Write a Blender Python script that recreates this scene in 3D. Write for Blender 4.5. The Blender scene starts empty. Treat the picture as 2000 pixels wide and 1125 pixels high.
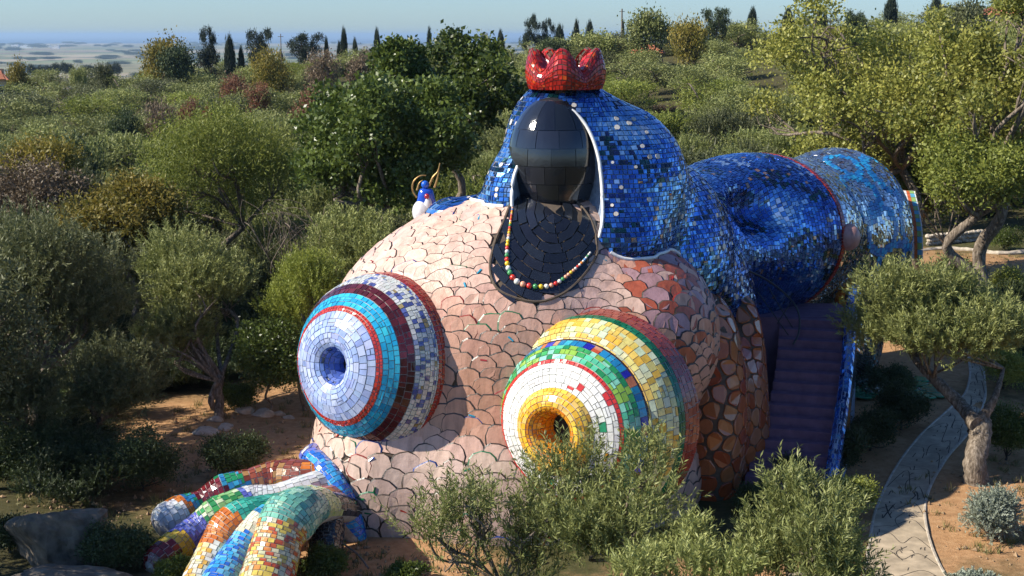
import bpy, math, random
import numpy as np
from mathutils import Vector, Matrix, noise as mnoise

random.seed(7)
rng = np.random.default_rng(7)
SC = bpy.context.scene
COL = SC.collection
R = math.radians

# ------------------------------------------------------------------ camera
TILT = R(10.1); F = 2778.0; CAMZ = 15.0
cd = bpy.data.cameras.new('camera'); cam = bpy.data.objects.new('camera', cd); COL.objects.link(cam)
cam.location = (0, 0, CAMZ); cam.rotation_euler = (math.pi/2 - TILT, 0, 0)
cd.lens = 50.0; cd.sensor_width = 36.0; cd.clip_start = 0.5; cd.clip_end = 200000
SC.camera = cam
# ------------------------------------------------------------------ light
SUN_DIR = Vector((-0.78, -0.16, 0.62)).normalized()      # towards the sun
elev = math.asin(SUN_DIR.z)
world = bpy.data.worlds.new('World'); SC.world = world; world.use_nodes = True
nt = world.node_tree; nt.nodes.clear()
sky = nt.nodes.new('ShaderNodeTexSky'); sky.sky_type = 'NISHITA'; sky.sun_disc = False
sky.sun_elevation = elev; sky.sun_rotation = math.atan2(SUN_DIR.x, SUN_DIR.y)
sky.altitude = 100; sky.air_density = 1.0; sky.dust_density = 0.3; sky.ozone_density = 3.0
bg = nt.nodes.new('ShaderNodeBackground'); bg.inputs['Strength'].default_value = 0.077
ow = nt.nodes.new('ShaderNodeOutputWorld')
tn = nt.nodes.new('ShaderNodeMix'); tn.data_type = 'RGBA'; tn.blend_type = 'MULTIPLY'; tn.inputs[0].default_value = 1
tn.inputs[7].default_value = (.66, .88, 1.21, 1); nt.links.new(sky.outputs[0], tn.inputs[6]); nt.links.new(tn.outputs[2], bg.inputs[0]); nt.links.new(bg.outputs[0], ow.inputs[0])
sl = bpy.data.lights.new('sun', 'SUN'); sl.energy = 5.0; sl.angle = R(0.5); sl.color = (1.0, 0.93, 0.81)
so = bpy.data.objects.new('sun', sl); COL.objects.link(so)
so.rotation_euler = SUN_DIR.to_track_quat('Z', 'Y').to_euler(); so.location = (-60, -20, 60)
SC.view_settings.view_transform = 'Standard'; SC.view_settings.look = 'None'
SC.view_settings.exposure = 0.72; SC.view_settings.gamma = 1.0; SC.view_settings.use_curve_mapping = False
SC.render.engine = 'CYCLES'
SC.cycles.max_bounces = 6; SC.cycles.transparent_max_bounces = 6; SC.cycles.diffuse_bounces = 3
SC.cycles.glossy_bounces = 3; SC.cycles.volume_bounces = 0; SC.cycles.transmission_bounces = 3
SC.cycles.caustics_reflective = False; SC.cycles.caustics_refractive = False
SC.cycles.sample_clamp_indirect = 4.0
SC.cycles.use_denoising = True

# ------------------------------------------------------------------ helpers
CT, ST = math.cos(TILT), math.sin(TILT); CAMP0 = np.array([0,0,CAMZ])
def ray(px, py):
    r = (px-1000)/F; u = (562.5-py)/F
    return np.array([r, CT+u*ST, -ST+u*CT])
def W(px, py, Y):
    d = ray(px, py); return np.array([0, 0, CAMZ]) + d*(Y/d[1])
def WZ(px, py, z):
    d = ray(px, py); return np.array([0, 0, CAMZ]) + d*((z-CAMZ)/d[2])

def prop(o, label=None, cat=None, group=None, kind=None):
    if label: o['label'] = label
    if cat: o['category'] = cat
    if group: o['group'] = group
    if kind: o['kind'] = kind
    return o
def link(name, data, parent=None, mat=None):
    o = bpy.data.objects.new(name, data); COL.objects.link(o)
    if mat is not None and data is not None and not data.materials: data.materials.append(mat)
    if parent is not None: o.parent = parent
    return o
def empty(name, loc=(0,0,0), rz=0, scale=(1,1,1)):
    o = bpy.data.objects.new(name, None); COL.objects.link(o)
    o.location = loc; o.rotation_euler = (0,0,rz); o.scale = scale; o.empty_display_size = .3
    return o

class MB:
    """collects polygons of any size with one colour per face"""
    def __init__(s): s.v=[]; s.n=0; s.loops=[]; s.starts=[]; s.tot=[]; s.col=[]; s.mi=[]; s.nl=0
    def add(s, verts, faces, col=None, mi=None):
        """verts Nx3, faces MxK int array, col Mx3 or 3"""
        verts = np.asarray(verts, float).reshape(-1,3); faces = np.asarray(faces, np.int64)
        m, k = faces.shape
        s.v.append(verts); s.loops.append((faces+s.n).ravel())
        s.starts.append(s.nl + np.arange(m)*k); s.tot.append(np.full(m, k)); s.nl += m*k; s.n += len(verts)
        c = np.ones((m,4)); 
        if col is not None: c[:, :3] = col
        s.col.append(c)
        s.mi.append(np.zeros(m, int) if mi is None else np.broadcast_to(mi, (m,)).astype(int))
    def mesh(s, name, smooth=False):
        me = bpy.data.meshes.new(name)
        v = np.concatenate(s.v); l = np.concatenate(s.loops); st = np.concatenate(s.starts)
        me.vertices.add(len(v)); me.vertices.foreach_set('co', v.ravel())
        me.loops.add(len(l)); me.loops.foreach_set('vertex_index', l)
        me.polygons.add(len(st)); me.polygons.foreach_set('loop_start', st)
        me.polygons.foreach_set('loop_total', np.concatenate(s.tot))
        me.polygons.foreach_set('material_index', np.concatenate(s.mi))
        me.polygons.foreach_set('use_smooth', np.full(len(st), bool(smooth)))
        me.update(calc_edges=True)
        a = me.attributes.new('tint', 'FLOAT_COLOR', 'FACE'); a.data.foreach_set('color', np.concatenate(s.col).ravel())
        me.validate()
        return me
    def obj(s, name, mat, parent=None, smooth=False):
        me = s.mesh(name, smooth)
        if isinstance(mat, (list, tuple)):
            for m in mat: me.materials.append(m)
        else: me.materials.append(mat)
        return link(name, me, parent)

def box(mb, c, s, col=None, rz=0.0):
    x, y, z = np.array(s)/2.0
    v = np.array([[-x,-y,-z],[x,-y,-z],[x,y,-z],[-x,y,-z],[-x,-y,z],[x,-y,z],[x,y,z],[-x,y,z]])
    cr, sr = math.cos(rz), math.sin(rz)
    v = v @ np.array([[cr, sr, 0], [-sr, cr, 0], [0,0,1]]) + np.array(c)
    mb.add(v, [[0,3,2,1],[4,5,6,7],[0,1,5,4],[1,2,6,5],[2,3,7,6],[3,0,4,7]], col)

def tube(mb, pts, rad, sides=8, col=None, knob=0.0):
    pts = np.asarray(pts, float); n = len(pts); rad = np.broadcast_to(rad, (n,)).astype(float)
    t = np.gradient(pts, axis=0); t /= np.linalg.norm(t, axis=1)[:,None]+1e-9
    ref = np.array([0.13, 0.31, 0.94]) if abs(t[:,2]).mean() < .8 else np.array([.97,.2,.1])
    a = np.cross(t, ref); a /= np.linalg.norm(a, axis=1)[:,None]+1e-9
    b = np.cross(t, a)
    th = np.arange(sides)/sides*2*math.pi
    rr = rad[:,None]*(1+knob*(rng.random((n,sides))-.5))
    v = pts[:,None,:] + rr[:,:,None]*(a[:,None,:]*np.cos(th)[None,:,None] + b[:,None,:]*np.sin(th)[None,:,None])
    i = np.arange(n-1)[:,None]*sides; j = np.arange(sides)[None,:]; jn = (j+1)%sides
    f = np.stack([i+j, i+sides+j, i+sides+jn, i+jn], -1).reshape(-1,4)
    mb.add(v.reshape(-1,3), f, col)
    for e, o in ((0, 1), (n-1, 0)):
        c = np.arange(sides) + e*sides
        mb.add(v.reshape(-1,3)[c], [list(range(sides))[::1 if o else -1]], col)

def smooth_path(P, k=6):
    P = np.asarray(P, float); n = len(P); out = []
    for i in range(n-1):
        p0 = P[max(i-1,0)]; p1 = P[i]; p2 = P[i+1]; p3 = P[min(i+2,n-1)]
        for j in range(k):
            t = j/k
            out.append(.5*((2*p1)+(-p0+p2)*t+(2*p0-5*p1+4*p2-p3)*t*t+(-p0+3*p1-3*p2+p3)*t**3))
    out.append(P[-1]); return np.array(out)

# ------------------------------------------------------------------ materials
def new_mat(name):
    m = bpy.data.materials.new(name); m.use_nodes = True; m.node_tree.nodes.clear()
    return m, m.node_tree
def out(t, sh):
    o = t.nodes.new('ShaderNodeOutputMaterial'); t.links.new(sh, o.inputs['Surface'])
def nz(t, scale, detail=4, rough=.6, vec=None):
    n = t.nodes.new('ShaderNodeTexNoise'); n.inputs['Scale'].default_value = scale
    n.inputs['Detail'].default_value = detail; n.inputs['Roughness'].default_value = rough
    if vec is None:
        tc = t.nodes.new('ShaderNodeNewGeometry'); t.links.new(tc.outputs['Position'], n.inputs['Vector'])
    else: t.links.new(vec, n.inputs['Vector'])
    return n
def ramp(t, fac, stops):
    r = t.nodes.new('ShaderNodeValToRGB'); e = r.color_ramp.elements
    while len(e) > 1: e.remove(e[-1])
    for i, (p, c) in enumerate(stops):
        el = e[0] if i == 0 else e.new(p)
        el.position = p; el.color = (*c, 1)
    t.links.new(fac, r.inputs[0]); return r.outputs[0]
def mix(t, a, b, fac, mode='MIX'):
    m = t.nodes.new('ShaderNodeMix'); m.data_type = 'RGBA'; m.blend_type = mode
    for s, v in ((m.inputs[6], a), (m.inputs[7], b), (m.inputs[0], fac)):
        if hasattr(v, 'links') or hasattr(v, 'is_output'): t.links.new(v, s)
        elif isinstance(v, (tuple, list)): s.default_value = (*v, 1)
        else: s.default_value = v
    return m.outputs[2]
def bump(t, h, strength=.3, dist=.02):
    b = t.nodes.new('ShaderNodeBump'); b.inputs['Strength'].default_value = strength; b.inputs['Distance'].default_value = dist
    t.links.new(h, b.inputs['Height']); return b.outputs[0]
def pbsdf(t, col=None, rough=.5, metal=0, spec=.5, normal=None, coat=0):
    p = t.nodes.new('ShaderNodeBsdfPrincipled')
    if col is not None:
        if isinstance(col, tuple): p.inputs['Base Color'].default_value = (*col, 1)
        else: t.links.new(col, p.inputs['Base Color'])
    if isinstance(rough, (int, float)): p.inputs['Roughness'].default_value = rough
    else: t.links.new(rough, p.inputs['Roughness'])
    p.inputs['Metallic'].default_value = metal; p.inputs['Specular IOR Level'].default_value = spec
    p.inputs['Coat Weight'].default_value = coat; p.inputs['Coat Roughness'].default_value = .05
    if normal is not None: t.links.new(normal, p.inputs['Normal'])
    return p
def attr(t, name='tint'):
    a = t.nodes.new('ShaderNodeAttribute'); a.attribute_name = name; return a.outputs['Color']

def tile_mat(name, rough=.25, metal=0, spec=.5, coat=0, grime=.25, bs=.25, nscale=6):
    m, t = new_mat(name); a = attr(t)
    n = nz(t, nscale, 5); dirt = ramp(t, n.outputs[0], [(0.35, (1-grime,)*3), (.65, (1,1,1))])
    c = mix(t, a, dirt, 1.0, 'MULTIPLY')
    tc_ = t.nodes.new('ShaderNodeNewGeometry'); mp_ = t.nodes.new('ShaderNodeMapping'); mp_.inputs['Scale'].default_value = (2.2, 2.2, .25); t.links.new(tc_.outputs['Position'], mp_.inputs[0])
    ns_ = nz(t, 1.6, 6, .7, mp_.outputs[0]); c = mix(t, c, ramp(t, ns_.outputs[0], [(.38, (1-grime*1.6, 1-grime*1.7, 1-grime*1.8)), (.55, (1,1,1))]), 1.0, 'MULTIPLY')
    n2 = nz(t, 9, 3)
    p = pbsdf(t, c, rough, metal, spec, bump(t, n2.outputs[0], bs, .02), coat); out(t, p.outputs[0]); return m
M = {}
M['ceramic'] = tile_mat('pink_ceramic', .36, 0, .45, 0, .16, .5, 3)
M['glaze'] = tile_mat('glazed_tile', .2, 0, .5, .25, .12, .25)
M['mirror'] = tile_mat('mirror_glass', .06, .95, .5, 0, .1, .12)
M['bluemirror'] = tile_mat('blue_mirror_glass', .13, .72, .6, .4, .15, .25)
M['black'] = tile_mat('black_glazed_tile', .1, 0, .6, .5, .1, .3, 2)
def plain(name, c, rough=.7, sc=8, var=.3, bs=.3, metal=0, spec=.4):
    m, t = new_mat(name); n = nz(t, sc, 5)
    lo = tuple(x*(1-var) for x in c); hi = tuple(min(1, x*(1+var)) for x in c)
    p = pbsdf(t, ramp(t, n.outputs[0], [(.3, lo), (.7, hi)]), rough, metal, spec, bump(t, n.outputs[0], bs)); out(t, p.outputs[0]); return m
M['grout_dark'] = plain('dark_grout', (.095,.07,.05), .9)
M['grout_mix'] = None
M['grout_light'] = plain('light_grout', (.42,.40,.36), .9)
M['grout_blue'] = plain('blue_grey_grout', (.20,.25,.33), .8)
M['white'] = plain('white_rim_plaster', (.78,.77,.74), .5, 12, .12)
M['wood'] = plain('dry_wood', (.16,.13,.10), .9, 14, .4)
M['metal_black'] = plain('black_iron', (.02,.02,.02), .5)
M['gold'] = plain('gilded_bronze', (.42,.26,.09), .35, 10, .3, .2, .6)
M['rock'] = plain('weathered_stone', (.13,.105,.075), .95, 2.2, .55, 1.0)
M['pale_rock'] = plain('pale_stone', (.42,.36,.28), .95, 4.0, .3, 1.0)
M['plaster'] = plain('house_plaster', (.50,.36,.22), .9, 2, .15)
M['roof'] = plain('terracotta_roof', (.40,.15,.08), .9, 3, .3)
M['dark'] = plain('dark_interior', (.01,.01,.012), .6)
M['concrete'] = plain('path_concrete', (.38,.30,.20), .85, 1.7, .34, .5)
M['mark'] = plain('scored_joint', (.045,.038,.03), .95)
m, t = new_mat('bark')                       # olive and oak bark
tc = t.nodes.new('ShaderNodeTexCoord'); mp = t.nodes.new('ShaderNodeMapping'); mp.inputs['Scale'].default_value = (6,6,1.4)
t.links.new(tc.outputs['Object'], mp.inputs[0]); n = nz(t, 2.0, 6, .7, mp.outputs[0])
p = pbsdf(t, ramp(t, n.outputs[0], [(.32, (.045,.034,.026)), (.5, (.17,.135,.10)), (.68, (.36,.30,.24))]), .95, 0, .2, bump(t, n.outputs[0], .9, .06))
out(t, p.outputs[0]); M['bark'] = m
M['dark_bark'] = plain('dark_bark', (.055,.042,.032), .95, 5, .4, .8)

def leaf_mat(name, lo, hi, trans=.25, rough=.55, var=.18):
    """tint.r picks a leaf colour between lo and hi, tint.g its brightness; each tree varies a little"""
    m, t = new_mat(name); a = attr(t); sp = t.nodes.new('ShaderNodeSeparateColor'); t.links.new(a, sp.inputs[0])
    oi = t.nodes.new('ShaderNodeObjectInfo')
    c = mix(t, lo, hi, sp.outputs[0])
    br = t.nodes.new('ShaderNodeMapRange'); br.inputs[3].default_value = 1-var; br.inputs[4].default_value = 1+var
    t.links.new(oi.outputs['Random'], br.inputs[0])
    mu = t.nodes.new('ShaderNodeMath'); mu.operation = 'MULTIPLY'; t.links.new(br.outputs[0], mu.inputs[0])
    b2 = t.nodes.new('ShaderNodeMapRange'); b2.inputs[3].default_value = .7; b2.inputs[4].default_value = 1.3
    t.links.new(sp.outputs[1], b2.inputs[0]); t.links.new(b2.outputs[0], mu.inputs[1])
    hs = t.nodes.new('ShaderNodeHueSaturation'); t.links.new(c, hs.inputs['Color']); t.links.new(mu.outputs[0], hs.inputs['Value'])
    p = pbsdf(t, hs.outputs[0], rough, 0, .35)
    tr = t.nodes.new('ShaderNodeBsdfTranslucent'); t.links.new(hs.outputs[0], tr.inputs[0])
    ms = t.nodes.new('ShaderNodeMixShader'); ms.inputs[0].default_value = trans
    t.links.new(p.outputs[0], ms.inputs[1]); t.links.new(tr.outputs[0], ms.inputs[2]); out(t, ms.outputs[0]); M[name] = m
leaf_mat('leaf_olive', (.15,.18,.042), (.32,.33,.115))
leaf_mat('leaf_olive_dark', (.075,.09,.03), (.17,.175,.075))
leaf_mat('leaf_oak', (.045,.075,.015), (.14,.18,.035), .3, .38)
leaf_mat('leaf_pale', (.15,.18,.035), (.34,.32,.07), .35, .5)
leaf_mat('leaf_yellow', (.13,.14,.025), (.30,.22,.04), .35)
leaf_mat('leaf_lime', (.14,.18,.03), (.30,.32,.06), .35)
leaf_mat('leaf_rust', (.17,.07,.035), (.30,.14,.075), .25)
leaf_mat('leaf_tan', (.14,.10,.055), (.22,.16,.10), .2)
leaf_mat('leaf_cypress', (.016,.027,.016), (.04,.058,.032), .1, .7)
leaf_mat('leaf_pine', (.035,.055,.02), (.08,.11,.035), .15, .7)
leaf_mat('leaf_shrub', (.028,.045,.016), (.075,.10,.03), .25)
leaf_mat('leaf_grey', (.17,.20,.14), (.33,.36,.28), .2)
leaf_mat('leaf_red', (.16,.03,.02), (.25,.06,.035), .25)

# ------------------------------------------------------------------ terrain
AZ = np.array([-.60, -.36, -.27, -.18, -.11, 0, .072, .144, .216, .288, .36, .60])
YS = np.array([0, 45, 60, 85, 110, 150, 200, 260, 330, 500, 900, 1500, 3000], float)
rows = {0:[0]*12, 45:[0]*12, 60:[-.3,-.2,0,0,0,0,.1,.3,.5,.6,.6,.6], 85:[-1,-1,-.8,-.6,-.4,0,.5,1,1.6,1.9,2.1,2.4],
 110:[-1.2,-1.2,-1,-.8,-.4,.1,.8,1.5,2.2,3,3.6,4.2], 150:[0,0,.2,.4,.6,1.0,1.6,2.6,4,5.2,6.2,8],
 200:[1,1.2,2.2,3.2,3.8,4.2,5,6.6,8.4,9.6,10.6,13], 260:[2,2.7,4.2,6.2,7.4,8.4,9.7,12,13,14,16.5,20],
 330:[-3,-3,-1,4.5,6,7.5,9,11,12.5,14,18,24], 500:[-10,-10,-9,-6,-4,-2,2,6,8,12,18,30],
 900:[-19,-19,-19,-20,-25,-25,-20,-15,-10,0,10,20], 1500:[-85]*5+[-80,-70,-55,-40,-20,0,10], 3000:[-88]*12}
TAB = np.array([rows[int(y)] for y in YS], float)
def height(x, y):
    x = np.asarray(x, float); y = np.asarray(y, float)
    a = np.clip(x/np.maximum(y, 30.), AZ[0], AZ[-1]); yy = np.clip(y, 0, YS[-1]-1e-3)
    i = np.clip(np.searchsorted(YS, yy, 'right')-1, 0, len(YS)-2); j = np.clip(np.searchsorted(AZ, a, 'right')-1, 0, len(AZ)-2)
    fy = (yy-YS[i])/(YS[i+1]-YS[i]); fx = (a-AZ[j])/(AZ[j+1]-AZ[j]); fy = fy*fy*(3-2*fy)*.5+fy*.5
    z = (TAB[i,j]*(1-fx)+TAB[i,j+1]*fx)*(1-fy)+(TAB[i+1,j]*(1-fx)+TAB[i+1,j+1]*fx)*fy
    amp = np.clip((y-58)/60, 0, 1)
    return z + amp*(.35*np.sin(x*.11+y*.07)+.25*np.sin(x*.05-y*.13+1.3)) + .04*np.sin(x*1.3+.5*np.sin(y*.9))*np.sin(y*1.1)*(y < 120)
def hgt(x, y): return float(height(x, y))
def ground_at(px, py):
    d = ray(px, py); t = np.linspace(15, 600, 6000); P = np.array([0,0,CAMZ])+t[:,None]*d
    k = np.argmax(P[:,2] < height(P[:,0], P[:,1])); return P[k]

def sheet_grid(name, xs_fn, ys, zfn, mat, na=170):
    ys = np.asarray(ys); V = []
    for y in ys:
        x = xs_fn(y, na); V.append(np.stack([x, np.full(na, y), zfn(x, np.full(na, y))], -1))
    V = np.array(V); mb = MB(); i = np.arange(len(ys)-1)[:,None]*na; j = np.arange(na-1)[None,:]
    mb.add(V.reshape(-1,3), np.stack([i+j, i+j+1, i+na+j+1, i+na+j], -1).reshape(-1,4))
    return mb.obj(name, mat, smooth=True)

m, t = new_mat('earth'); geo = t.nodes.new('ShaderNodeNewGeometry')
n1 = nz(t, .35, 6, .65); n2 = nz(t, 3.0, 6, .7); n3 = nz(t, .12, 3, .5)
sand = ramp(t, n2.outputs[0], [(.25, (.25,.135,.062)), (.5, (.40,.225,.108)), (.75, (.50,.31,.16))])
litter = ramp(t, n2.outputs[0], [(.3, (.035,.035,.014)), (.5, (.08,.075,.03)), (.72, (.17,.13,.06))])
sx = t.nodes.new('ShaderNodeSeparateXYZ'); t.links.new(geo.outputs['Position'], sx.inputs[0])
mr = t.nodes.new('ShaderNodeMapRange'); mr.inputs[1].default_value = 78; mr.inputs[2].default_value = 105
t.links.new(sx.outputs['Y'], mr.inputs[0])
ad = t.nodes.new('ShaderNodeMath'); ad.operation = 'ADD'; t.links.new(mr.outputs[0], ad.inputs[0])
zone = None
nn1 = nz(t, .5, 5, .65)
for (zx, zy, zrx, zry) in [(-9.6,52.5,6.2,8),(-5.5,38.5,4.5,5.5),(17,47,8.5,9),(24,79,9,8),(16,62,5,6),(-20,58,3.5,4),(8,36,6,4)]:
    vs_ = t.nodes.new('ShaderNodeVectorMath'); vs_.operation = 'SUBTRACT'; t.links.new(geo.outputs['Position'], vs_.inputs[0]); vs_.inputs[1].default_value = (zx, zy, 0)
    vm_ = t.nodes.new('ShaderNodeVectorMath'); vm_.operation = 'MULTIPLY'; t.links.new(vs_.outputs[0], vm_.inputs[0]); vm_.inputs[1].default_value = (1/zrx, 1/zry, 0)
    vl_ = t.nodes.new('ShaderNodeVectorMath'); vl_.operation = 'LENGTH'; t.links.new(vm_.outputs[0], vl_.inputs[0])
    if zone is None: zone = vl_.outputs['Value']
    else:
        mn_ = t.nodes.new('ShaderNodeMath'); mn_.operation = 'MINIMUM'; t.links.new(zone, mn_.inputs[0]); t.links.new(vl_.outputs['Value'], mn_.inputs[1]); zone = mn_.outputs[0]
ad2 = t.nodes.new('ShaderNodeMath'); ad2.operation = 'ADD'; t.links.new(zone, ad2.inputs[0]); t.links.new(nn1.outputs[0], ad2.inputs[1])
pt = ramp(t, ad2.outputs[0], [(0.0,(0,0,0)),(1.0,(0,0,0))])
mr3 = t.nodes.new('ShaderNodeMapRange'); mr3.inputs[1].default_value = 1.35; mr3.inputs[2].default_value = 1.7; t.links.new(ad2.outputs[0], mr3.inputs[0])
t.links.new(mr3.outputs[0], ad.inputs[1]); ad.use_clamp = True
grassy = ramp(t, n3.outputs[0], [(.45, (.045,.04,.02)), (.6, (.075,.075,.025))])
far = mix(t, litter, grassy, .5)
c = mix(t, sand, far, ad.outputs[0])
n4 = nz(t, 14, 5, .7)
p = pbsdf(t, c, .95, 0, .1, bump(t, n4.outputs[0], .7, .05)); out(t, p.outputs[0]); M['earth'] = m

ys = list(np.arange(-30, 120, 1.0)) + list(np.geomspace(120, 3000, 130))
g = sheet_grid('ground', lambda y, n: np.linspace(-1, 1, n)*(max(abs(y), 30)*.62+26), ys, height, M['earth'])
prop(g, kind='structure')

m, t = new_mat('plain_fields'); geo = t.nodes.new('ShaderNodeNewGeometry'); mp = t.nodes.new('ShaderNodeMapping')
mp.inputs['Scale'].default_value = (.0011, .0007, 1); mp.inputs['Rotation'].default_value = (0,0,.3); t.links.new(geo.outputs['Position'], mp.inputs[0])
vo = t.nodes.new('ShaderNodeTexVoronoi'); vo.feature = 'F1'; t.links.new(mp.outputs[0], vo.inputs['Vector']); vo.inputs['Scale'].default_value = 2.2
sp = t.nodes.new('ShaderNodeSeparateColor'); t.links.new(vo.outputs['Color'], sp.inputs[0])
c1 = ramp(t, sp.outputs[0], [(0, (.10,.13,.06)), (.3, (.30,.24,.13)), (.5, (.15,.19,.08)), (.7, (.36,.30,.19)), (.9, (.20,.15,.10))])
nn = nz(t, .004, 5, .6); c2 = mix(t, c1, (.06,.08,.04), ramp(t, nn.outputs[0], [(.55, (0,0,0)), (.62, (.8,.8,.8))]))
p = pbsdf(t, c2, .95, 0, .1); out(t, p.outputs[0]); M['fields'] = m
mb = MB(); xs = np.linspace(-40000, 40000, 80)
v = [[x, 1400, -86.2] for x in xs] + [[x, 17500+900*math.sin(x*.0004)+500*math.sin(x*.0013)+250*math.sin(x*.004), -86.2] for x in xs]
mb.add(v, [[i, i+1, 80+i+1, 80+i] for i in range(79)]); prop(mb.obj('coastal_plain', M['fields']), kind='structure')
m, t = new_mat('sea_water'); n = nz(t, .004, 4); p = pbsdf(t, (.03,.06,.10), .35, 0, .5, bump(t, n.outputs[0], .1, 1)); out(t, p.outputs[0])
mb = MB(); mb.add([[-90000, 15000, -87.5], [90000, 15000, -87.5], [90000, 95000, -87.5], [-90000, 95000, -87.5]], [[0,1,2,3]])
prop(mb.obj('sea', m), kind='structure')
hz = bpy.data.materials.new('haze_air'); hz.use_nodes = True; hn = hz.node_tree; hn.nodes.clear()
pv = hn.nodes.new('ShaderNodeVolumePrincipled'); pv.inputs['Color'].default_value = (.48,.68,.9,1); pv.inputs['Density'].default_value = 6e-5; pv.inputs['Anisotropy'].default_value = .2
ho = hn.nodes.new('ShaderNodeOutputMaterial'); hn.links.new(pv.outputs[0], ho.inputs['Volume'])
mb = MB(); box(mb, (0, 48500, -20), (190000, 98000, 140)); prop(mb.obj('haze', hz), kind='stuff')

# ------------------------------------------------------------------ implicit shapes
def ell(c, r):
    c = np.array(c, float); r = np.array(r, float)
    def f(P):
        q = (P-c)/r; k0 = np.linalg.norm(q, axis=-1); k1 = np.linalg.norm(q/r, axis=-1)+1e-9
        return k0*(k0-1)/k1
    return f
def cap(a, b, ra, rb):
    a = np.array(a, float); b = np.array(b, float); ab = b-a
    def f(P):
        t = np.clip(((P-a)@ab)/(ab@ab), 0, 1); return np.linalg.norm(P-a-t[...,None]*ab, axis=-1)-(ra+(rb-ra)*t)
    return f
def smin(d1, d2, k):
    h = np.clip(.5+.5*(d2-d1)/k, 0, 1); return d2*(1-h)+d1*h-k*h*(1-h)
def union(fs, k):
    def f(P):
        d = fs[0](P)
        for g_ in fs[1:]: d = smin(d, g_(P), k)
        return d
    return f
def minus(f1, f2, k): return lambda P: -smin(-f1(P), f2(P), k)
def grad(f, P, e=.03):
    g_ = np.stack([f(P+np.eye(3)[i]*e)-f(P-np.eye(3)[i]*e) for i in range(3)], -1)
    return g_/(np.linalg.norm(g_, axis=-1, keepdims=True)+1e-9)
def project(f, P, it=6):
    P = P.copy()
    for _ in range(it): P -= grad(f, P)*f(P)[...,None]*.9
    return P
def cast(f, O, D, tmax, steps=64):
    """first hit from O along D (arrays)"""
    ts = np.linspace(0, tmax, steps); hit = np.full(O.shape[:-1], np.nan); prev = f(O)
    lo = np.zeros(O.shape[:-1]); done = np.zeros(O.shape[:-1], bool)
    for k in range(1, steps):
        cur = f(O+D*ts[k]); new = (~done)&(cur < 0)&(prev >= 0); lo[new] = ts[k-1]; done |= new; prev = cur
    hi = lo+ts[1]
    for _ in range(12):
        mid = (lo+hi)/2; s = f(O+D*mid[...,None]) > 0; lo = np.where(s, mid, lo); hi = np.where(s, hi, mid)
    Pt = O+D*((lo+hi)/2)[...,None]; Pt[~done] = np.nan
    return Pt

def surf_net(f, lo, hi, h):
    """naive surface nets"""
    ax = [np.arange(lo[i], hi[i]+h, h) for i in range(3)]
    G = np.stack(np.meshgrid(*ax, indexing='ij'), -1); d = f(G); S = d < 0
    nx, ny, nzz = d.shape; c = np.zeros((nx-1, ny-1, nzz-1, 3)); cnt = np.zeros((nx-1, ny-1, nzz-1))
    cor = [(i,j,k) for i in (0,1) for j in (0,1) for k in (0,1)]
    for a in range(8):
        for b in range(a+1, 8):
            A, B = cor[a], cor[b]
            if sum(abs(A[q]-B[q]) for q in range(3)) != 1: continue
            sa = tuple(slice(A[q], d.shape[q]-1+A[q]) for q in range(3)); sb = tuple(slice(B[q], d.shape[q]-1+B[q]) for q in range(3))
            x = S[sa] != S[sb]; da, db = d[sa], d[sb]; t_ = np.where(x, da/(da-db+1e-12), 0)
            c += np.where(x[...,None], G[sa]+(G[sb]-G[sa])*t_[...,None], 0); cnt += x
    act = cnt > 0; idx = -np.ones(act.shape, int); idx[act] = np.arange(act.sum()); V = c[act]/cnt[act][:,None]
    Fs = []
    for q in range(3):
        o1, o2 = [(1,2),(2,0),(0,1)][q]
        s0 = [slice(1, -1)]*3; s0[q] = slice(0, -1); s1 = list(s0); s1[q] = slice(1, None)
        A = S[tuple(s0)]; B = S[tuple(s1)]
        for flip in (False, True):
            w = np.argwhere(A & ~B if not flip else ~A & B)
            if not len(w): continue
            base = w.copy(); base[:, o1] += 1; base[:, o2] += 1
            def at(u, v_):
                b_ = base.copy(); b_[:, o1] -= u; b_[:, o2] -= v_; return idx[b_[:,0], b_[:,1], b_[:,2]]
            fc = np.stack([at(1,1), at(0,1), at(0,0), at(1,0)], -1)
            Fs.append(fc if not flip else fc[:, ::-1])
    Fc = np.concatenate(Fs); Fc = Fc[(Fc >= 0).all(1)]
    return V, Fc

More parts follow.
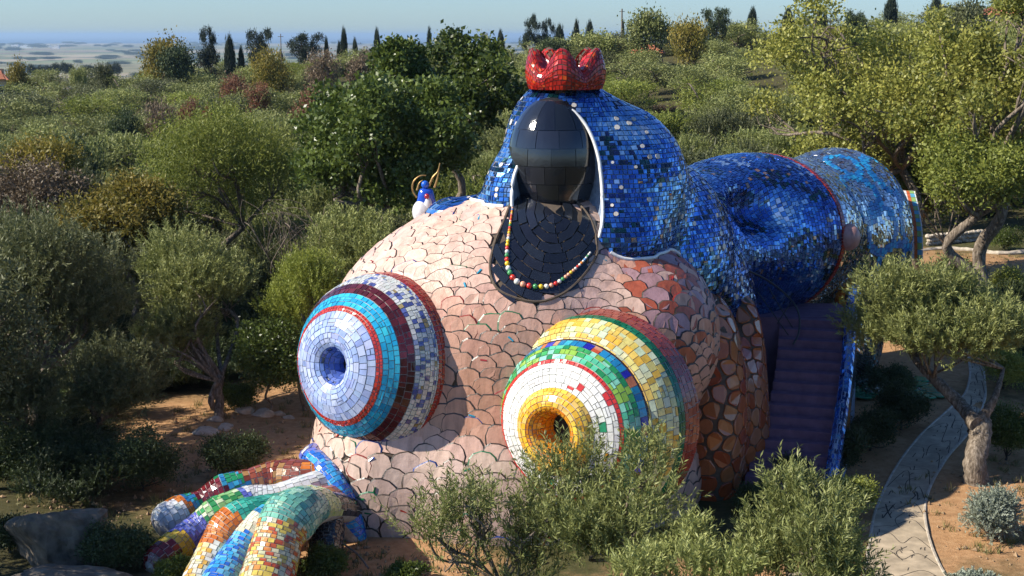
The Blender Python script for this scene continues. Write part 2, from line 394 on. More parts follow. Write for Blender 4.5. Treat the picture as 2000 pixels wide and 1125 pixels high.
def voronoi_tiles(f, P, N, gap, proud, reach, col, rnd=2):
    """rounded convex pieces round the seeds P of the surface f: list of (verts, n, colour, area)"""
    res = []
    for i in range(len(P)):
        d = np.linalg.norm(P-P[i], axis=1); nb = np.where((d < reach*2)&(d > 1e-6))[0]
        nb = nb[np.argsort(d[nb])[:14]]
        n = N[i]; a = np.cross(n, [0,0,1.0]) if abs(n[2]) < .95 else np.cross(n, [1.0,0,0])
        a /= np.linalg.norm(a); b = np.cross(n, a)
        poly = [(reach*math.cos(k*math.pi/4), reach*math.sin(k*math.pi/4)) for k in range(8)]
        for j in nb:
            q = P[j]-P[i]; q2 = np.array([q@a, q@b]); L = np.linalg.norm(q2)
            if L < 1e-6: continue
            nx, ny = q2/L; off = L/2-gap/2; new = []
            for k in range(len(poly)):
                p1 = poly[k]; p2 = poly[(k+1)%len(poly)]
                s1 = p1[0]*nx+p1[1]*ny-off; s2 = p2[0]*nx+p2[1]*ny-off
                if s1 <= 0: new.append(p1)
                if (s1 < 0) != (s2 < 0) and abs(s1-s2) > 1e-9:
                    t_ = s1/(s1-s2); new.append((p1[0]+(p2[0]-p1[0])*t_, p1[1]+(p2[1]-p1[1])*t_))
            poly = new
            if len(poly) < 3: break
        if len(poly) < 3: continue
        # merge points that nearly coincide, then round the corners
        q = [poly[0]]
        for p_ in poly[1:]:
            if math.hypot(p_[0]-q[-1][0], p_[1]-q[-1][1]) > .03: q.append(p_)
        if len(q) < 3: continue
        for _ in range(rnd):
            o_ = []
            for k in range(len(q)):
                p1, p2 = q[k], q[(k+1)%len(q)]
                if math.hypot(p1[0]-p2[0], p1[1]-p2[1]) < .06 and len(q) > 9: o_.append(((p1[0]+p2[0])/2, (p1[1]+p2[1])/2)); continue
                o_ += [(p1[0]*.78+p2[0]*.22, p1[1]*.78+p2[1]*.22), (p1[0]*.22+p2[0]*.78, p1[1]*.22+p2[1]*.78)]
            q = o_
            if len(q) > 10: break
        q = np.array(q); area = .5*abs(np.sum(q[:,0]*np.roll(q[:,1],-1)-q[:,1]*np.roll(q[:,0],-1)))
        if area < .004: continue
        cen = q.mean(0); inner = cen+(q-cen)*.93
        outer3 = P[i]+q[:,:1]*a+q[:,1:]*b; inner3 = P[i]+inner[:,:1]*a+inner[:,1:]*b
        res.append((i, outer3, inner3, area))
    # drop onto the surface in one go
    if not res: return []
    allp = np.concatenate([r[1] for r in res]+[r[2] for r in res]); pr = project(f, allp, 4); ng = grad(f, pr)
    no = sum(len(r[1]) for r in res); oi = 0; ii = no; tiles = []
    for (i, o3, i3, area) in res:
        k = len(o3); po = pr[oi:oi+k]; qn = ng[oi:oi+k]; pi_ = pr[ii:ii+k]; qi = ng[ii:ii+k]; oi += k; ii += k
        if not np.isfinite(po).all(): continue
        v = np.concatenate([po-qn*.02, po+qn*proud*.55, pi_+qi*proud])
        tiles.append((v, k, col[i], area, P[i], N[i]))
    return tiles
def put_tile(mb, tl, origin=None):
    v, k, c = tl[:3]
    v = v if origin is None else v-origin
    j = np.arange(k); jn = (j+1)%k
    f4 = np.concatenate([np.stack([j, jn, jn+k, j+k], -1), np.stack([j+k, jn+k, jn+2*k, j+2*k], -1)])
    mb.add(v, f4, c); n0 = mb.n-len(v)
    # cap reuses the inner ring
    mb.loops.append(np.arange(k)+2*k+n0); mb.starts.append(np.array([mb.nl])); mb.tot.append(np.array([k])); mb.nl += k
    cc = np.ones((1,4)); cc[0,:3] = c; mb.col.append(cc); mb.mi.append(np.zeros(1, int))

def courses(S, u0, u1, vs, size, colf, mask=None, gap=.03, proud=.03, jit=.25, stag=True, tilt=.012, split=1, nu=160):
    """rows of rectangular mosaic pieces on the parametric surface S(u,v); returns quads [n,4,3], normals, colours, centres"""
    vs = np.asarray(vs, float); nr = len(vs)-1; vm = (vs[:-1]+vs[1:])/2
    us = np.linspace(u0, u1, nu); U, V = np.meshgrid(us, vm); Pm = S(U, V)
    seg = np.linalg.norm(np.diff(Pm, axis=1), axis=2); bad = ~np.isfinite(seg); seg[bad] = .05
    arc = np.concatenate([np.zeros((nr,1)), np.cumsum(seg, 1)], 1)
    A = []
    for r in range(nr):
        L = arc[r,-1]; sz = size(vm[r]) if callable(size) else size
        if L < sz*.5: continue
        k = max(3, int(L/sz)); e = np.cumsum(1+jit*(rng.random(k)*2-1)); e = np.concatenate([[0], e])/e[-1]*L
        ub = np.interp(e, arc[r], us); g = np.interp(e, arc[r], np.gradient(us)/np.maximum(np.gradient(arc[r]),1e-6))*gap/2
        dv = (vs[r+1]-vs[r]); mid = us[nu//2]; L2 = np.nanmean(np.linalg.norm(S(np.full(3, mid), np.linspace(vs[r], vs[r+1], 3))[1:]-S(np.full(3, mid), np.linspace(vs[r], vs[r+1], 3))[:-1], axis=1))*2
        gv = dv*min(.3, gap/2/max(L2, 1e-4)) if np.isfinite(L2) else dv*.06
        a = ub[:-1]+g[:-1]; b = ub[1:]-g[1:]
        j1 = dv*.0; A.append(np.stack([a, b, np.full(k, vs[r]+gv), np.full(k, vs[r+1]-gv)], -1))
    A = np.concatenate(A)
    if split > 1:
        extra = rng.random(len(A)) < .12; B = A[extra].copy(); mid = (B[:,2]+B[:,3])/2; e = (B[:,3]-B[:,2])*.06
        A[extra, 3] = mid[:]-e; B[:,2] = mid+e; A = np.concatenate([A, B])
    uu = np.stack([A[:,0], A[:,1], A[:,1], A[:,0]], -1); vv = np.stack([A[:,2], A[:,2], A[:,3], A[:,3]], -1)
    vv = vv+(rng.random(vv.shape)-.5)*.06*(A[:,3]-A[:,2])[:,None]
    Q = S(uu, vv); ok = np.isfinite(Q).all((1,2)); Q = Q[ok]; uu = uu[ok]; vv = vv[ok]
    d = np.linalg.norm(Q[:,0]-Q[:,2], axis=1); ok = d < 6*(size(vm[0]) if callable(size) else size); Q = Q[ok]; uu = uu[ok]; vv = vv[ok]
    Nn = np.cross(Q[:,2]-Q[:,0], Q[:,3]-Q[:,1]); Nn /= np.linalg.norm(Nn, axis=1)[:,None]+1e-9
    C = Q.mean(1)
    if mask is not None:
        k = mask(C, uu.mean(1), vv.mean(1)); Q, Nn, C, uu, vv = Q[k], Nn[k], C[k], uu[k], vv[k]
    cols = colf(C, uu.mean(1), vv.mean(1))
    return Q, Nn, cols, C
def quad_tiles(mb, Q, Nn, cols, outward, proud=.03, tilt=.012, mi=None):
    """outward: function centres -> outward direction, to orient the pieces"""
    C = Q.mean(1); s = np.sign((Nn*outward(C)).sum(1)); s[s == 0] = 1
    Nn = Nn*s[:,None]; Q = np.where(s[:,None,None] > 0, Q, Q[:, ::-1])
    tl = (rng.random((len(Q),4))-.5)*2*tilt; tl -= tl.mean(1, keepdims=True)
    top = Q+Nn[:,None,:]*(proud+tl)[:,:,None]; bot = Q-Nn[:,None,:]*.03
    v = np.concatenate([top, bot], 1); n = len(Q); b = np.arange(n)[:,None,None]*8
    fc = b+np.array([[0,1,2,3],[4,5,1,0],[5,6,2,1],[6,7,3,2],[7,4,0,3]])[None]
    mb.add(v.reshape(-1,3), fc.reshape(-1,4), np.repeat(cols, 5, 0), None if mi is None else mi)
    return top
CAMP = np.array([0,0,CAMZ])
def shown(C, Nn):
    """how large a piece shows: used only to pick which pieces become parts of their own"""
    d = C-CAMP; L = np.linalg.norm(d, axis=1); return -(d*Nn).sum(1)/L**3
def tiles_as_parts(parent, name, Q, Nn, cols, outward, mat, nparts, proud=.03, tilt=.012, rest='mosaic'):
    s = np.sign((Nn*outward(Q.mean(1))).sum(1)); s[s == 0] = 1
    Nn = Nn*s[:,None]; Q = np.where(s[:,None,None] > 0, Q, Q[:, ::-1])
    ar = np.linalg.norm(np.cross(Q[:,2]-Q[:,0], Q[:,3]-Q[:,1]), axis=1)
    sc_ = shown(Q.mean(1), Nn)*ar; order = np.argsort(-sc_); pick = order[:nparts]; rest_i = order[nparts:]
    for i in pick:
        mb = MB(); quad_tiles(mb, Q[i:i+1]-0, Nn[i:i+1], cols[i:i+1], lambda C: Nn[i:i+1], proud, tilt); mb.obj(name, mat, parent)
    if len(rest_i):
        mb = MB(); quad_tiles(mb, Q[rest_i], Nn[rest_i], cols[rest_i], lambda C: Nn[rest_i], proud, tilt)
        prop(mb.obj(rest, mat, parent), kind='stuff')
def curved_tiles(S, A, off, mat, parent, name, colf, outward, n=4, drop=.03):
    for (u0, u1_, v0, v1) in A:
        U, V = np.meshgrid(np.linspace(u0, u1_, n+1), np.linspace(v0, v1, n+1)); G = S(U, V)
        if not np.isfinite(G).all(): continue
        c = G[n//2, n//2]; nn = np.cross(G[-1,-1]-G[0,0], G[-1,0]-G[0,-1]); nn /= np.linalg.norm(nn)+1e-9
        if nn@outward(c) < 0: nn = -nn; G = G[:, ::-1]
        G = G.reshape(-1,3); tl_ = (rng.random(3)-.5)*.02; top = G+nn*off; m_ = n+1
        i = np.arange(n)[:,None]*m_; j = np.arange(n)[None,:]
        f = np.stack([i+j, i+j+1, i+m_+j+1, i+m_+j], -1).reshape(-1,4)
        e = top[f[0]]; 
        if np.cross(e[1]-e[0], e[3]-e[0])@nn < 0: f = f[:, ::-1]
        mb = MB(); mb.add(top, f, colf()); me = mb.mesh(name, True); me.materials.append(mat); link(name, me, parent)
def vary(base, n, s=.12, v=.2):
    c = np.array(base, float)[None]*np.ones((n,1)); b = 1+(rng.random((n,1))-.5)*2*v
    return np.clip(c*b*(1+(rng.random((n,3))-.5)*2*s), 0, 1)
def choose(pal, n, w=None):
    pal = np.array(pal, float); k = rng.choice(len(pal), n, p=None if w is None else np.array(w)/sum(w)); return vary([1,1,1], n, .06, .12)*pal[k]

# ------------------------------------------------------------------ the mosaic-clad garden sculpture
ROOT = empty('mosaic_sculpture', (0, 46, 0))
prop(ROOT, 'huge rounded mosaic garden sculpture of pink, blue mirror and multicoloured tiles rising among olive trees', 'sculpture')
def in_poly(poly, X, Z):
    ins = np.zeros(X.shape, bool); n = len(poly)
    for i in range(n):
        x1, z1 = poly[i]; x2, z2 = poly[(i+1)%n]
        c = ((z1 > Z) != (z2 > Z)); ins ^= c & (X < (x2-x1)*(Z-z1)/((z2-z1) if z2 != z1 else 1e-9)+x1)
    return ins
opening_px = [(1003,250),(1010,205),(1030,180),(1062,168),(1097,176),(1128,203),(1150,252),(1162,320),(1164,390),(1152,440),(1146,480),(1146,540),(1003,540),(1003,412),(1025,398),(1033,372),(1020,330),(1006,290)]
opening = [(W(a,b,44.6)[0], W(a,b,44.6)[2]) for a, b in opening_px]
bib_px = [(1003,400),(985,440),(966,480),(958,520),(970,552),(1000,568),(1045,577),(1085,569),(1120,550),(1150,522),(1166,492),(1150,430),(1080,380)]
bib = [(W(a,b,43.0)[0], W(a,b,43.0)[2]) for a, b in bib_px]

f_body = union([ell((.15,46.6,4.4), (6.0,5.5,5.5)), ell((4.1,45.4,5.4), (2.6,3.6,2.9)), ell((-3.0,46,4.6), (3.2,4.2,3.6)), ell((.1,46.4,.6), (6.35,6.1,5.2)), ell((1.3,45.6,8.2),(2.6,2.2,1.7)), ell((-4.0,44.3,1.0),(2.55,3.3,3.6))], .9)
rc0 = np.array([2.35,41.2,3.72]); raxis = np.array([-.55,-.83,.02]); raxis /= np.linalg.norm(raxis)
lc0 = np.array([-4.3,43.0,5.0]); laxis = np.array([-.62,-.77,.12]); laxis /= np.linalg.norm(laxis)
f_hood_full = union([ell((1.72,46.7,11.4), (1.93,2.15,2.25)), ell((.12,45.85,9.6), (1.08,1.45,1.7)), ell((-1.6,46.6,9.0), (1.3,1.3,.75)), ell((3.2,46.9,10.0), (2.6,2.6,2.8)), ell((3.2,45.5,8.5), (1.8,2.0,1.5)),
    ell((5.0,49.0,7.2), (2.7,3.1,3.6)), ell((6.6,50.5,4.6), (2.2,3.0,4.2))], .75)
f_carve = ell((1.38,43.7,10.35), (1.52,1.95,3.25))
f_hood = minus(f_hood_full, f_carve, .12)
f_dark = union([ell((1.38,45.6,11.1), (1.5,1.42,2.02)), cap((1.35,45.5,7.2), (1.35,45.45,10.0), 1.2, .95), ell((1.3,45.1,8.3),(1.5,1.4,.9))], .35)
f_back_raw = union([cap((5.5,51,7.3), (13.2,59.6,6.9), 2.75, 3.05), ell((13.9,60.4,6.4), (3.1,3.0,3.7)), ell((9.2,55.3,7.4), (4.2,3.0,2.9)), ell((12.6,59.5,2.6), (3.2,2.8,4.0)), ell((7.6,54,3.2), (2.6,2.4,4.2))], 1.1)
_d = ray(1482, 415); _h = cast(f_back_raw, CAMP0+np.array([_d])*44/_d[1], np.array([_d/np.linalg.norm(_d)]), 16, 200)[0]; _n = grad(f_back_raw, _h[None])[0]
f_back = minus(f_back_raw, ell(_h+_n*.25, (1.45,1.3,.9)), .7)
f_fin = union([ell((6.6,46.6,2.2), (1.3,2.4,4.3)), ell((8.0,48.6,3.2), (.85,1.4,2.9)), ell((7.6,47.8,1.2), (1.3,2.0,3.4))], .45)

def base_part(name, f, lo, hi, h, mat, col=None):
    V_, F_ = surf_net(f, lo, hi, h); V_ = V_-grad(f, V_)*.012
    mb = MB(); mb.add(V_, F_, col); return mb.obj(name, mat, ROOT, smooth=True)
body = base_part('body', f_body, (-7.5,39,-.6), (7.5,54,10.6), .17, M['grout_dark'])
hood = base_part('hood', f_hood, (-3.3,42.6,-.5), (9.5,54.5,14), .16, M['grout_blue'])
dark = base_part('dark_shield', f_dark, (-.4,43.2,6.5), (3.2,47.2,13.5), .1, M['black'], (.03,.03,.035))
back = base_part('back', f_back, (2.0,47.6,-1.5), (18,65,10.8), .22, M['grout_blue'])
fin = base_part('flank_buttress', f_fin, (5,43.6,-1), (9.6,50.6,7), .15, M['grout_dark'])

def dome_r(C, c0, ax):
    q = C-c0; h = q@ax; return np.linalg.norm(q-h[...,None]*ax, axis=-1), h
# --- pink crazy-paved skin
def scatter(f, lo, hi, n, dmin, keep):
    P = rng.random((n,3))*(np.array(hi)-lo)+lo; P = project(f, P, 8)
    P = P[np.isfinite(P).all(1)&(abs(f(P)) < .01)&(P > np.array(lo)-.1).all(1)&(P < np.array(hi)+.1).all(1)]
    P = P[keep(P)]; out_ = np.zeros((0,3)); dm = dmin(P) if callable(dmin) else np.full(len(P), dmin); sel = []
    for i in range(len(P)):
        if len(sel) and (((P[sel]-P[i])**2).sum(1) < dm[i]**2).any(): continue
        sel.append(i)
    return P[sel]
def keep_body(P):
    r1, h1 = dome_r(P, rc0, raxis); r2, h2 = dome_r(P, lc0, laxis)
    k = (P[:,2] > -.15)&(f_hood(P) > .05)&(f_dark(P) > .02)&(f_back(P) > 0)&(f_fin(P) > .02)
    k &= ~(((r1/2.85)**2+(np.maximum(h1,0)/2.5)**2 < .93)&(h1 > -1.2))&~(((r2/2.55)**2+(np.maximum(h2,0)/2.1)**2 < .93)&(h2 > -1.2))
    bb = np.array(bib); bc = bb.mean(0); k &= ~(in_poly([tuple(bc+(q-bc)*1.09) for q in bb], P[:,0], P[:,2])&(P[:,1] < 45.5))
    return k
P = scatter(f_body, (-7,40,-.3), (7,52.8,10.2), 30000, lambda P: .34+.06*rng.random(len(P))+.04*np.sin(P[:,0]*1.7+P[:,2])+.05*(P[:,2] < 2.4), keep_body)
N = grad(f_body, P)
def sst(x, a, b): t_ = np.clip((x-a)/(b-a), 0, 1); return t_*t_*(3-2*t_)
pale = np.array([.71,.475,.375]); terra_bounce = np.array([.58,.30,.20]); red = np.array([.42,.10,.05]); mauve = np.array([.42,.24,.25]); cream = np.array([.62,.47,.38])  # terracotta tile colour, saturated further to paint in warm bounce light
w = .85*np.clip(sst(P[:,0], -4.2,-2)*sst(-P[:,0], -3, 1)*sst(P[:,2], 2.2, 3.6)*sst(-P[:,2], -8.2, -6.0)*1.1+.3*rng.random(len(P))-.15, 0, 1)[:,None]  # weight of that warm tone on the shaded chest between the domes
c_ = pale*(1-w)+terra_bounce*w
sh = (sst(P[:,0], 2.6, 4.2)*sst(P[:,2], 4.5, 6)); pick = rng.random(len(P))
c_ = np.where((pick < sh*.42)[:,None], red, c_); c_ = np.where(((pick > .42)&(pick < .42+sh*.28))[:,None], mauve, c_); c_ = np.where(((pick > .8)&(sh > .3))[:,None], terra_bounce*1.1, c_)
lw = (sst(P[:,0], 4.6, 5.8)*.45*sst(-P[:,2], -6.5, -4.5)*.75)[:,None]; c_ = c_*(1-lw)+terra_bounce*.9*lw
cr = (sst(-P[:,2], -3.2, -2)*sst(-P[:,0], -4.5, -3)*.7)[:,None]; c_ = c_*(1-cr)+cream*cr
c_ = np.clip(c_*(1+(rng.random((len(P),1))-.5)*.16)*(1+(rng.random((len(P),3))-.5)*.05), 0, 1)
def put_scale(mb, v, k, c):
    j = np.arange(k); jn = (j+1)%k; mb.add(v, np.stack([j, jn, jn+k, j+k], -1), rng.choice([.6,1.0,1.5])*np.array([.055,.04,.028]) if rng.random() < .88 else [[.02,.05,.22],[.02,.14,.06],[.25,.03,.02]][int(rng.integers(3))])
    n0 = mb.n-len(v); mb.loops.append(np.arange(k)+k+n0); mb.starts.append(np.array([mb.nl])); mb.tot.append(np.array([k])); mb.nl += k
    cc = np.ones((1,4)); cc[0,:3] = c; mb.col.append(cc); mb.mi.append(np.zeros(1, int))
def scale_tiles(f, P, N, col, k=12):
    m_ = len(P); up = np.tile([0,.55,1.], (m_,1)); up -= (up*N).sum(1)[:,None]*N; up /= np.linalg.norm(up, axis=1)[:,None]; rt = np.cross(up, N)
    D = np.linalg.norm(P[:,None]-P[None], axis=2); D[np.arange(m_), np.arange(m_)] = 9; D.sort(axis=1); sp = D[:, :6].mean(1)
    th = np.linspace(0, 2*math.pi, k, endpoint=False); cu, su = np.cos(th), np.sin(th)
    r_ = np.clip(sp*.80, .25, .37)*rng.uniform(.93, 1.07, m_); asp = rng.uniform(.98, 1.22, m_); rot = rng.normal(size=m_)*.22
    rr = r_[:,None]*(1+.04*rng.normal(size=(m_,k))); e = .80
    a0 = np.sign(cu)*np.abs(cu)**e; b0 = np.sign(su)*np.abs(su)**e
    A = rr*a0*asp[:,None]; B = rr*b0; A, B = A*np.cos(rot)[:,None]-B*np.sin(rot)[:,None], A*np.sin(rot)[:,None]+B*np.cos(rot)[:,None]
    tilt = B/r_[:,None]; h0 = .028+rng.uniform(-.012, .012, m_)[:,None]
    tin = P[:,None]+A[:,:,None]*rt[:,None]+B[:,:,None]*up[:,None]; g_ = 1+.042/rr; tou = P[:,None]+(A*g_)[:,:,None]*rt[:,None]+(B*g_)[:,:,None]*up[:,None]
    pi_ = project(f, tin.reshape(-1,3), 4).reshape(m_,k,3); po = project(f, tou.reshape(-1,3), 4).reshape(m_,k,3)
    Nn_ = N[:,None]; vi = pi_+Nn_*(h0+.026*tilt)[:,:,None]; vo = po+Nn_*(h0+.026*tilt-.02)[:,:,None]
    out_ = []
    for i in range(m_):
        if not (np.isfinite(vi[i]).all() and np.isfinite(vo[i]).all()): continue
        out_.append((np.concatenate([vo[i], vi[i]]), k, col[i], r_[i]**2*3, P[i], N[i]))
    return out_
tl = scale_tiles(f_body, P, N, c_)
put_tile_ = lambda mb, t_: put_tile(mb, t_)
def parts_and_rest(tl, parent, mat, name, nparts, rest, put=None):
    put = put or put_tile_
    sc_ = np.array([x[3]*-(np.dot(x[4]-CAMP, x[5]))/np.linalg.norm(x[4]-CAMP)**3 for x in tl]); o_ = np.argsort(-sc_)
    for i in o_[:nparts]:
        mb = MB(); put(mb, tl[i]); mb.obj(name, mat, parent)
    mb = MB()
    for i in o_[nparts:]: put(mb, tl[i])
    if mb.n: prop(mb.obj(rest, mat, parent), kind='stuff')
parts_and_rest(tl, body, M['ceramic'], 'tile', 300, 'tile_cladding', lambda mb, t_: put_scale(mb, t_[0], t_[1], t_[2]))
# thin coloured glass slips in some joints of the pink skin
mb = MB(); k = rng.choice(len(P), 60, replace=False); d_ = rng.normal(size=(60,3)); d_ -= (d_*N[k]).sum(1)[:,None]*N[k]; d_ /= np.linalg.norm(d_, axis=1)[:,None]
q = np.cross(N[k], d_); cen = project(f_body, P[k]+q*.24, 3)
cols = choose([[.02,.06,.4],[.02,.2,.08],[.4,.03,.02],[.02,.3,.45]], 60)
Qs = np.stack([cen-d_*.1-q*.025, cen+d_*.1-q*.02, cen+d_*.1+q*.02, cen-d_*.1+q*.03], 1)
quad_tiles(mb, Qs, N[k], cols, lambda C: N[k], .055); prop(mb.obj('glass_slips', M['glaze'], body), kind='stuff')

# --- black glazed shield, neck and bib
cx, cy = 1.34, 45.4
def S_dark(u, v):
    D = np.stack([-np.sin(u), -np.cos(u), np.zeros_like(u)], -1); ctr = np.stack([np.full_like(u, cx), np.full_like(u, cy), v], -1)
    return cast(f_dark, ctr+D*3.2, -D, 3.2, 40)

blackc = lambda: vary((.014,.016,.022), 1, .05, .45)[0]
A_ = []
zz = list(np.arange(8.7, 12.6, .56))+[12.95, 13.15]
for i_ in range(len(zz)-1):
    e = np.linspace(-1.9, 1.9, rng.integers(7, 9)) + .12*math.sin(i_*2.1)
    for a_, b_ in zip(e[:-1], e[1:]):
        c_0 = S_dark(np.array([(a_+b_)/2]), np.array([(zz[i_]+zz[i_+1])/2]))
        if np.isfinite(c_0).all() and f_hood(c_0)[0] > -.3 and f_body(c_0)[0] > -.2: A_.append((a_+.006, b_-.006, zz[i_]+.009, zz[i_+1]-.009))
curved_tiles(S_dark, A_, .012, M['black'], dark, 'dark_tile', blackc, lambda c: c-np.array([cx,cy+.5,10.5]))
# bib tiles laid in arcs round the neck
f_bd = lambda P: np.minimum(f_body(P), f_dark(P))
def S_bib(u, v):
    O = np.stack([1.3+v*np.sin(u), np.full_like(u, 38.5), 9.5-v*np.cos(u)], -1); return cast(f_body, O, np.broadcast_to(np.array([0,1.,0]), O.shape), 9, 60)
A_ = []; vv_ = np.arange(.04, 3.6, .27)
for i_ in range(len(vv_)-1):
    v_ = vv_[i_]; n__ = max(5, int(4.4*v_/.5)); e = np.linspace(-2.2, 2.2, n__)+.07*i_
    for a_, b_ in zip(e[:-1], e[1:]):
        c_0 = S_bib(np.array([(a_+b_)/2]), np.array([v_+.13]))[0]
        if np.isfinite(c_0).all() and in_poly(bib, c_0[:1], c_0[2:3])[0] and f_dark(c_0[None])[0] > -.25 and f_hood(c_0[None])[0] > -.25: A_.append((a_+min(.02,.008/v_), b_-min(.02,.008/v_), v_+.008, v_+.262))
curved_tiles(S_bib, A_, .085, M['black'], dark, 'dark_tile', blackc, lambda c: c-np.array([0,47,6.]), 2)
mb = MB(); bpts = smooth_path([W(a,b,43.0) for a,b in bib_px]+[W(*bib_px[0],43.0)], 6); bpts[:,1] = 38.5
hb = cast(f_body, bpts, np.broadcast_to(np.array([0,1.,0]), bpts.shape), 9, 60); hb = hb[np.isfinite(hb).all(1)]
tube(mb, hb+grad(f_body, hb)*.06, .045, 6); mb.obj('bib_edge', M['grout_dark'], dark)

f_all = lambda P: np.minimum(np.minimum(f_hood_full(P), f_body(P)), f_dark(P))
def on_front(pxs, f, Y0=44.6, off=.03):
    pts = np.array([W(a, b, Y0) for a, b in pxs]); O = pts.copy(); O[:,1] = 38.0
    h_ = cast(f, O, np.broadcast_to(np.array([0,1.,0]), O.shape), 14, 90); ok = np.isfinite(h_).all(1); h_ = h_[ok]
    return h_+grad(f, h_)*off
# --- beads: a string of coloured glazed balls lying on the bib
sp_ = smooth_path([(1002,415,0),(996,450,0),(991,485,0),(992,512,0),(1003,533,0),(1022,543,0),(1050,547,0),(1075,545,0),(1095,536,0),(1118,521,0),(1136,507,0),(1150,493,0)], 12)
bp = on_front([(p[0], p[1]) for p in sp_], lambda P: np.minimum(f_body(P), f_dark(P)), 43.4, .07)
cum = np.concatenate([[0], np.cumsum(np.linalg.norm(np.diff(bp, axis=0), axis=1))]); s_ = 0.05
import itertools
def ball(name, c, r, mat, parent=None, col=(1,1,1), seg=12, rg=8, squash=1.0):
    mb = MB(); th = np.linspace(0, 2*math.pi, seg, endpoint=False); ph = np.linspace(0, math.pi, rg+1)
    v = np.array([[r*math.sin(p_)*math.cos(t_), r*math.sin(p_)*math.sin(t_), r*squash*math.cos(p_)] for p_ in ph for t_ in th])+np.array(c)
    i = np.arange(rg)[:,None]*seg; j = np.arange(seg)[None,:]; jn = (j+1)%seg
    mb.add(v, np.stack([i+j, i+seg+j, i+seg+jn, i+jn], -1).reshape(-1,4), col)
    return mb.obj(name, mat, parent, smooth=True)
beadc = [(.75,.05,.03),(.85,.25,.02),(.8,.78,.7),(.9,.6,.03),(.12,.35,.7),(.7,.04,.03),(.08,.35,.12),(.85,.4,.25)]
while s_ < cum[-1]:
    fr = s_/cum[-1]; r_ = .038+.06*max(0, 1-abs(fr-.52)*2.3)
    p_ = np.array([np.interp(s_, cum, bp[:,i]) for i in range(3)]); p_[1] -= .05
    ball('bead', p_, r_, M['glaze'], dark, beadc[rng.integers(len(beadc))], 10, 6); s_ += r_*2.05
# --- white rims of the hood
def rim(pxs, f, name, r=.05, Y0=44.6):
    sp_ = smooth_path([(a, b, 0) for a, b in pxs], 8); pts = on_front([(p[0], p[1]) for p in sp_], f, Y0, .02)
    mb = MB(); tube(mb, pts, r, 6); return mb.obj(name, M['white'], hood, smooth=True)
pts = []
for t_ in np.linspace(-.42*math.pi, 1.42*math.pi, 90):
    rr_ = np.linspace(.5, 3.6, 120); O = np.stack([1.38+rr_*math.cos(t_)*.5, np.full(120, 38.), 10.4+rr_*math.sin(t_)], -1)
    h_ = cast(f_hood_full, O, np.broadcast_to(np.array([0,1.,0]), O.shape), 12, 80); fc_ = f_carve(np.nan_to_num(h_)); fc_[~np.isfinite(h_[:,0])] = 9
    k_ = np.where(fc_ < 0)[0]
    if len(k_) and h_[k_[-1],2] > 8.3 and f_body(h_[k_[-1]][None])[0] > -.05: pts.append(h_[k_[-1]])
pts = np.array(pts); mb = MB(); tube(mb, pts+grad(f_hood_full, pts)*.03, .06, 6); mb.obj('white_rim', M['white'], hood, smooth=True)
# hem: where the hood meets the pink body, traced on the body
def hem(u_, z0, z1):
    pts = []
    for a in u_:
        D = np.array([math.sin(a), -math.cos(a), 0]); zs = np.linspace(z1, z0, 90); ctr = np.array([2.0,47.0,0]); O = np.stack([np.full(90, ctr[0]+D[0]*7), np.full(90, ctr[1]+D[1]*7), zs], -1)
        b_ = cast(f_body, O, np.broadcast_to(-D, O.shape), 7, 50); f_ = np.where(np.isfinite(b_[:,0]), f_hood(np.nan_to_num(b_)), 1)
        k_ = np.where(f_ > .0)[0]
        ok = [i for i in k_ if np.isfinite(b_[i,0])]
        if ok and f_[max(ok[0]-1, 0)] <= 0: pts.append(b_[ok[0]])
    return np.array(pts)
for rg_ in ((-1.45, -.42), (.03, 1.25)):
    pt_ = hem(np.linspace(*rg_, 44), 5.5, 11)
    if len(pt_) > 5:
        chains = [[pt_[0]]]
        for q in pt_[1:]:
            if np.linalg.norm(q-chains[-1][-1]) < .9: chains[-1].append(q)
            else: chains.append([q])
        keep = max(chains, key=len)
        pt_ = np.array(keep); kk = np.ones(3)/3
        if len(pt_) > 6: pt_[1:-1] = (pt_[:-2]+pt_[1:-1]+pt_[2:])/3
        mb = MB(); tube(mb, pt_+grad(f_body, pt_)*.05, .06, 6); mb.obj('white_rim', M['white'], hood, smooth=True)

# --- blue hood
hx, hy = 2.0, 47.0
def mkS(f, ax, ay, rad, steps=70):
    def S(u, v):
        D = np.stack([np.sin(u), -np.cos(u), np.zeros_like(u)], -1); ctr = np.stack([np.full_like(u, ax), np.full_like(u, ay), v], -1)
        return cast(f, ctr+D*rad, -D, rad, steps)
    return S
bluepal = [[.015,.06,.32],[.03,.13,.50],[.05,.21,.66],[.10,.34,.80],[.015,.035,.16],[.25,.52,.88],[.01,.02,.06]]
def bluecol(C, u, v):
    n = len(C); s = np.sin(C[:,0]*1.4+C[:,2]*.7)+np.sin(C[:,2]*1.9-C[:,0]*.8)+np.sin(C[:,1]*1.1+2); k = np.clip((s+3)/6+(rng.random(n)-.5)*.5, 0, .999)
    pal = np.array(bluepal)[[4,0,1,1,2,3,5]]; c = pal[(k*7).astype(int)]; big = np.sin(C[:,0]*2.3+1)*np.sin(C[:,2]*1.7)+np.sin(C[:,1]*1.9+C[:,2]*2.1); dk = rng.random(n) < np.where(big > .7, .55, .02); c[dk] = np.array([[.012,.03,.07],[.01,.06,.07],[.02,.04,.14]])[rng.integers(3, size=dk.sum())]; lt = (rng.random(n) < .3)&(big < -1.0); c[lt] = [.35,.55,.85]; c = c*(1+(rng.random((n,1))-.5)*.3)  # dark and pale patches paint tree reflections and highlights into the mirror blue
    sp_ = rng.random(n) < .012; c[sp_] = [.5,.3,.2]; return np.clip(c, 0, 1)
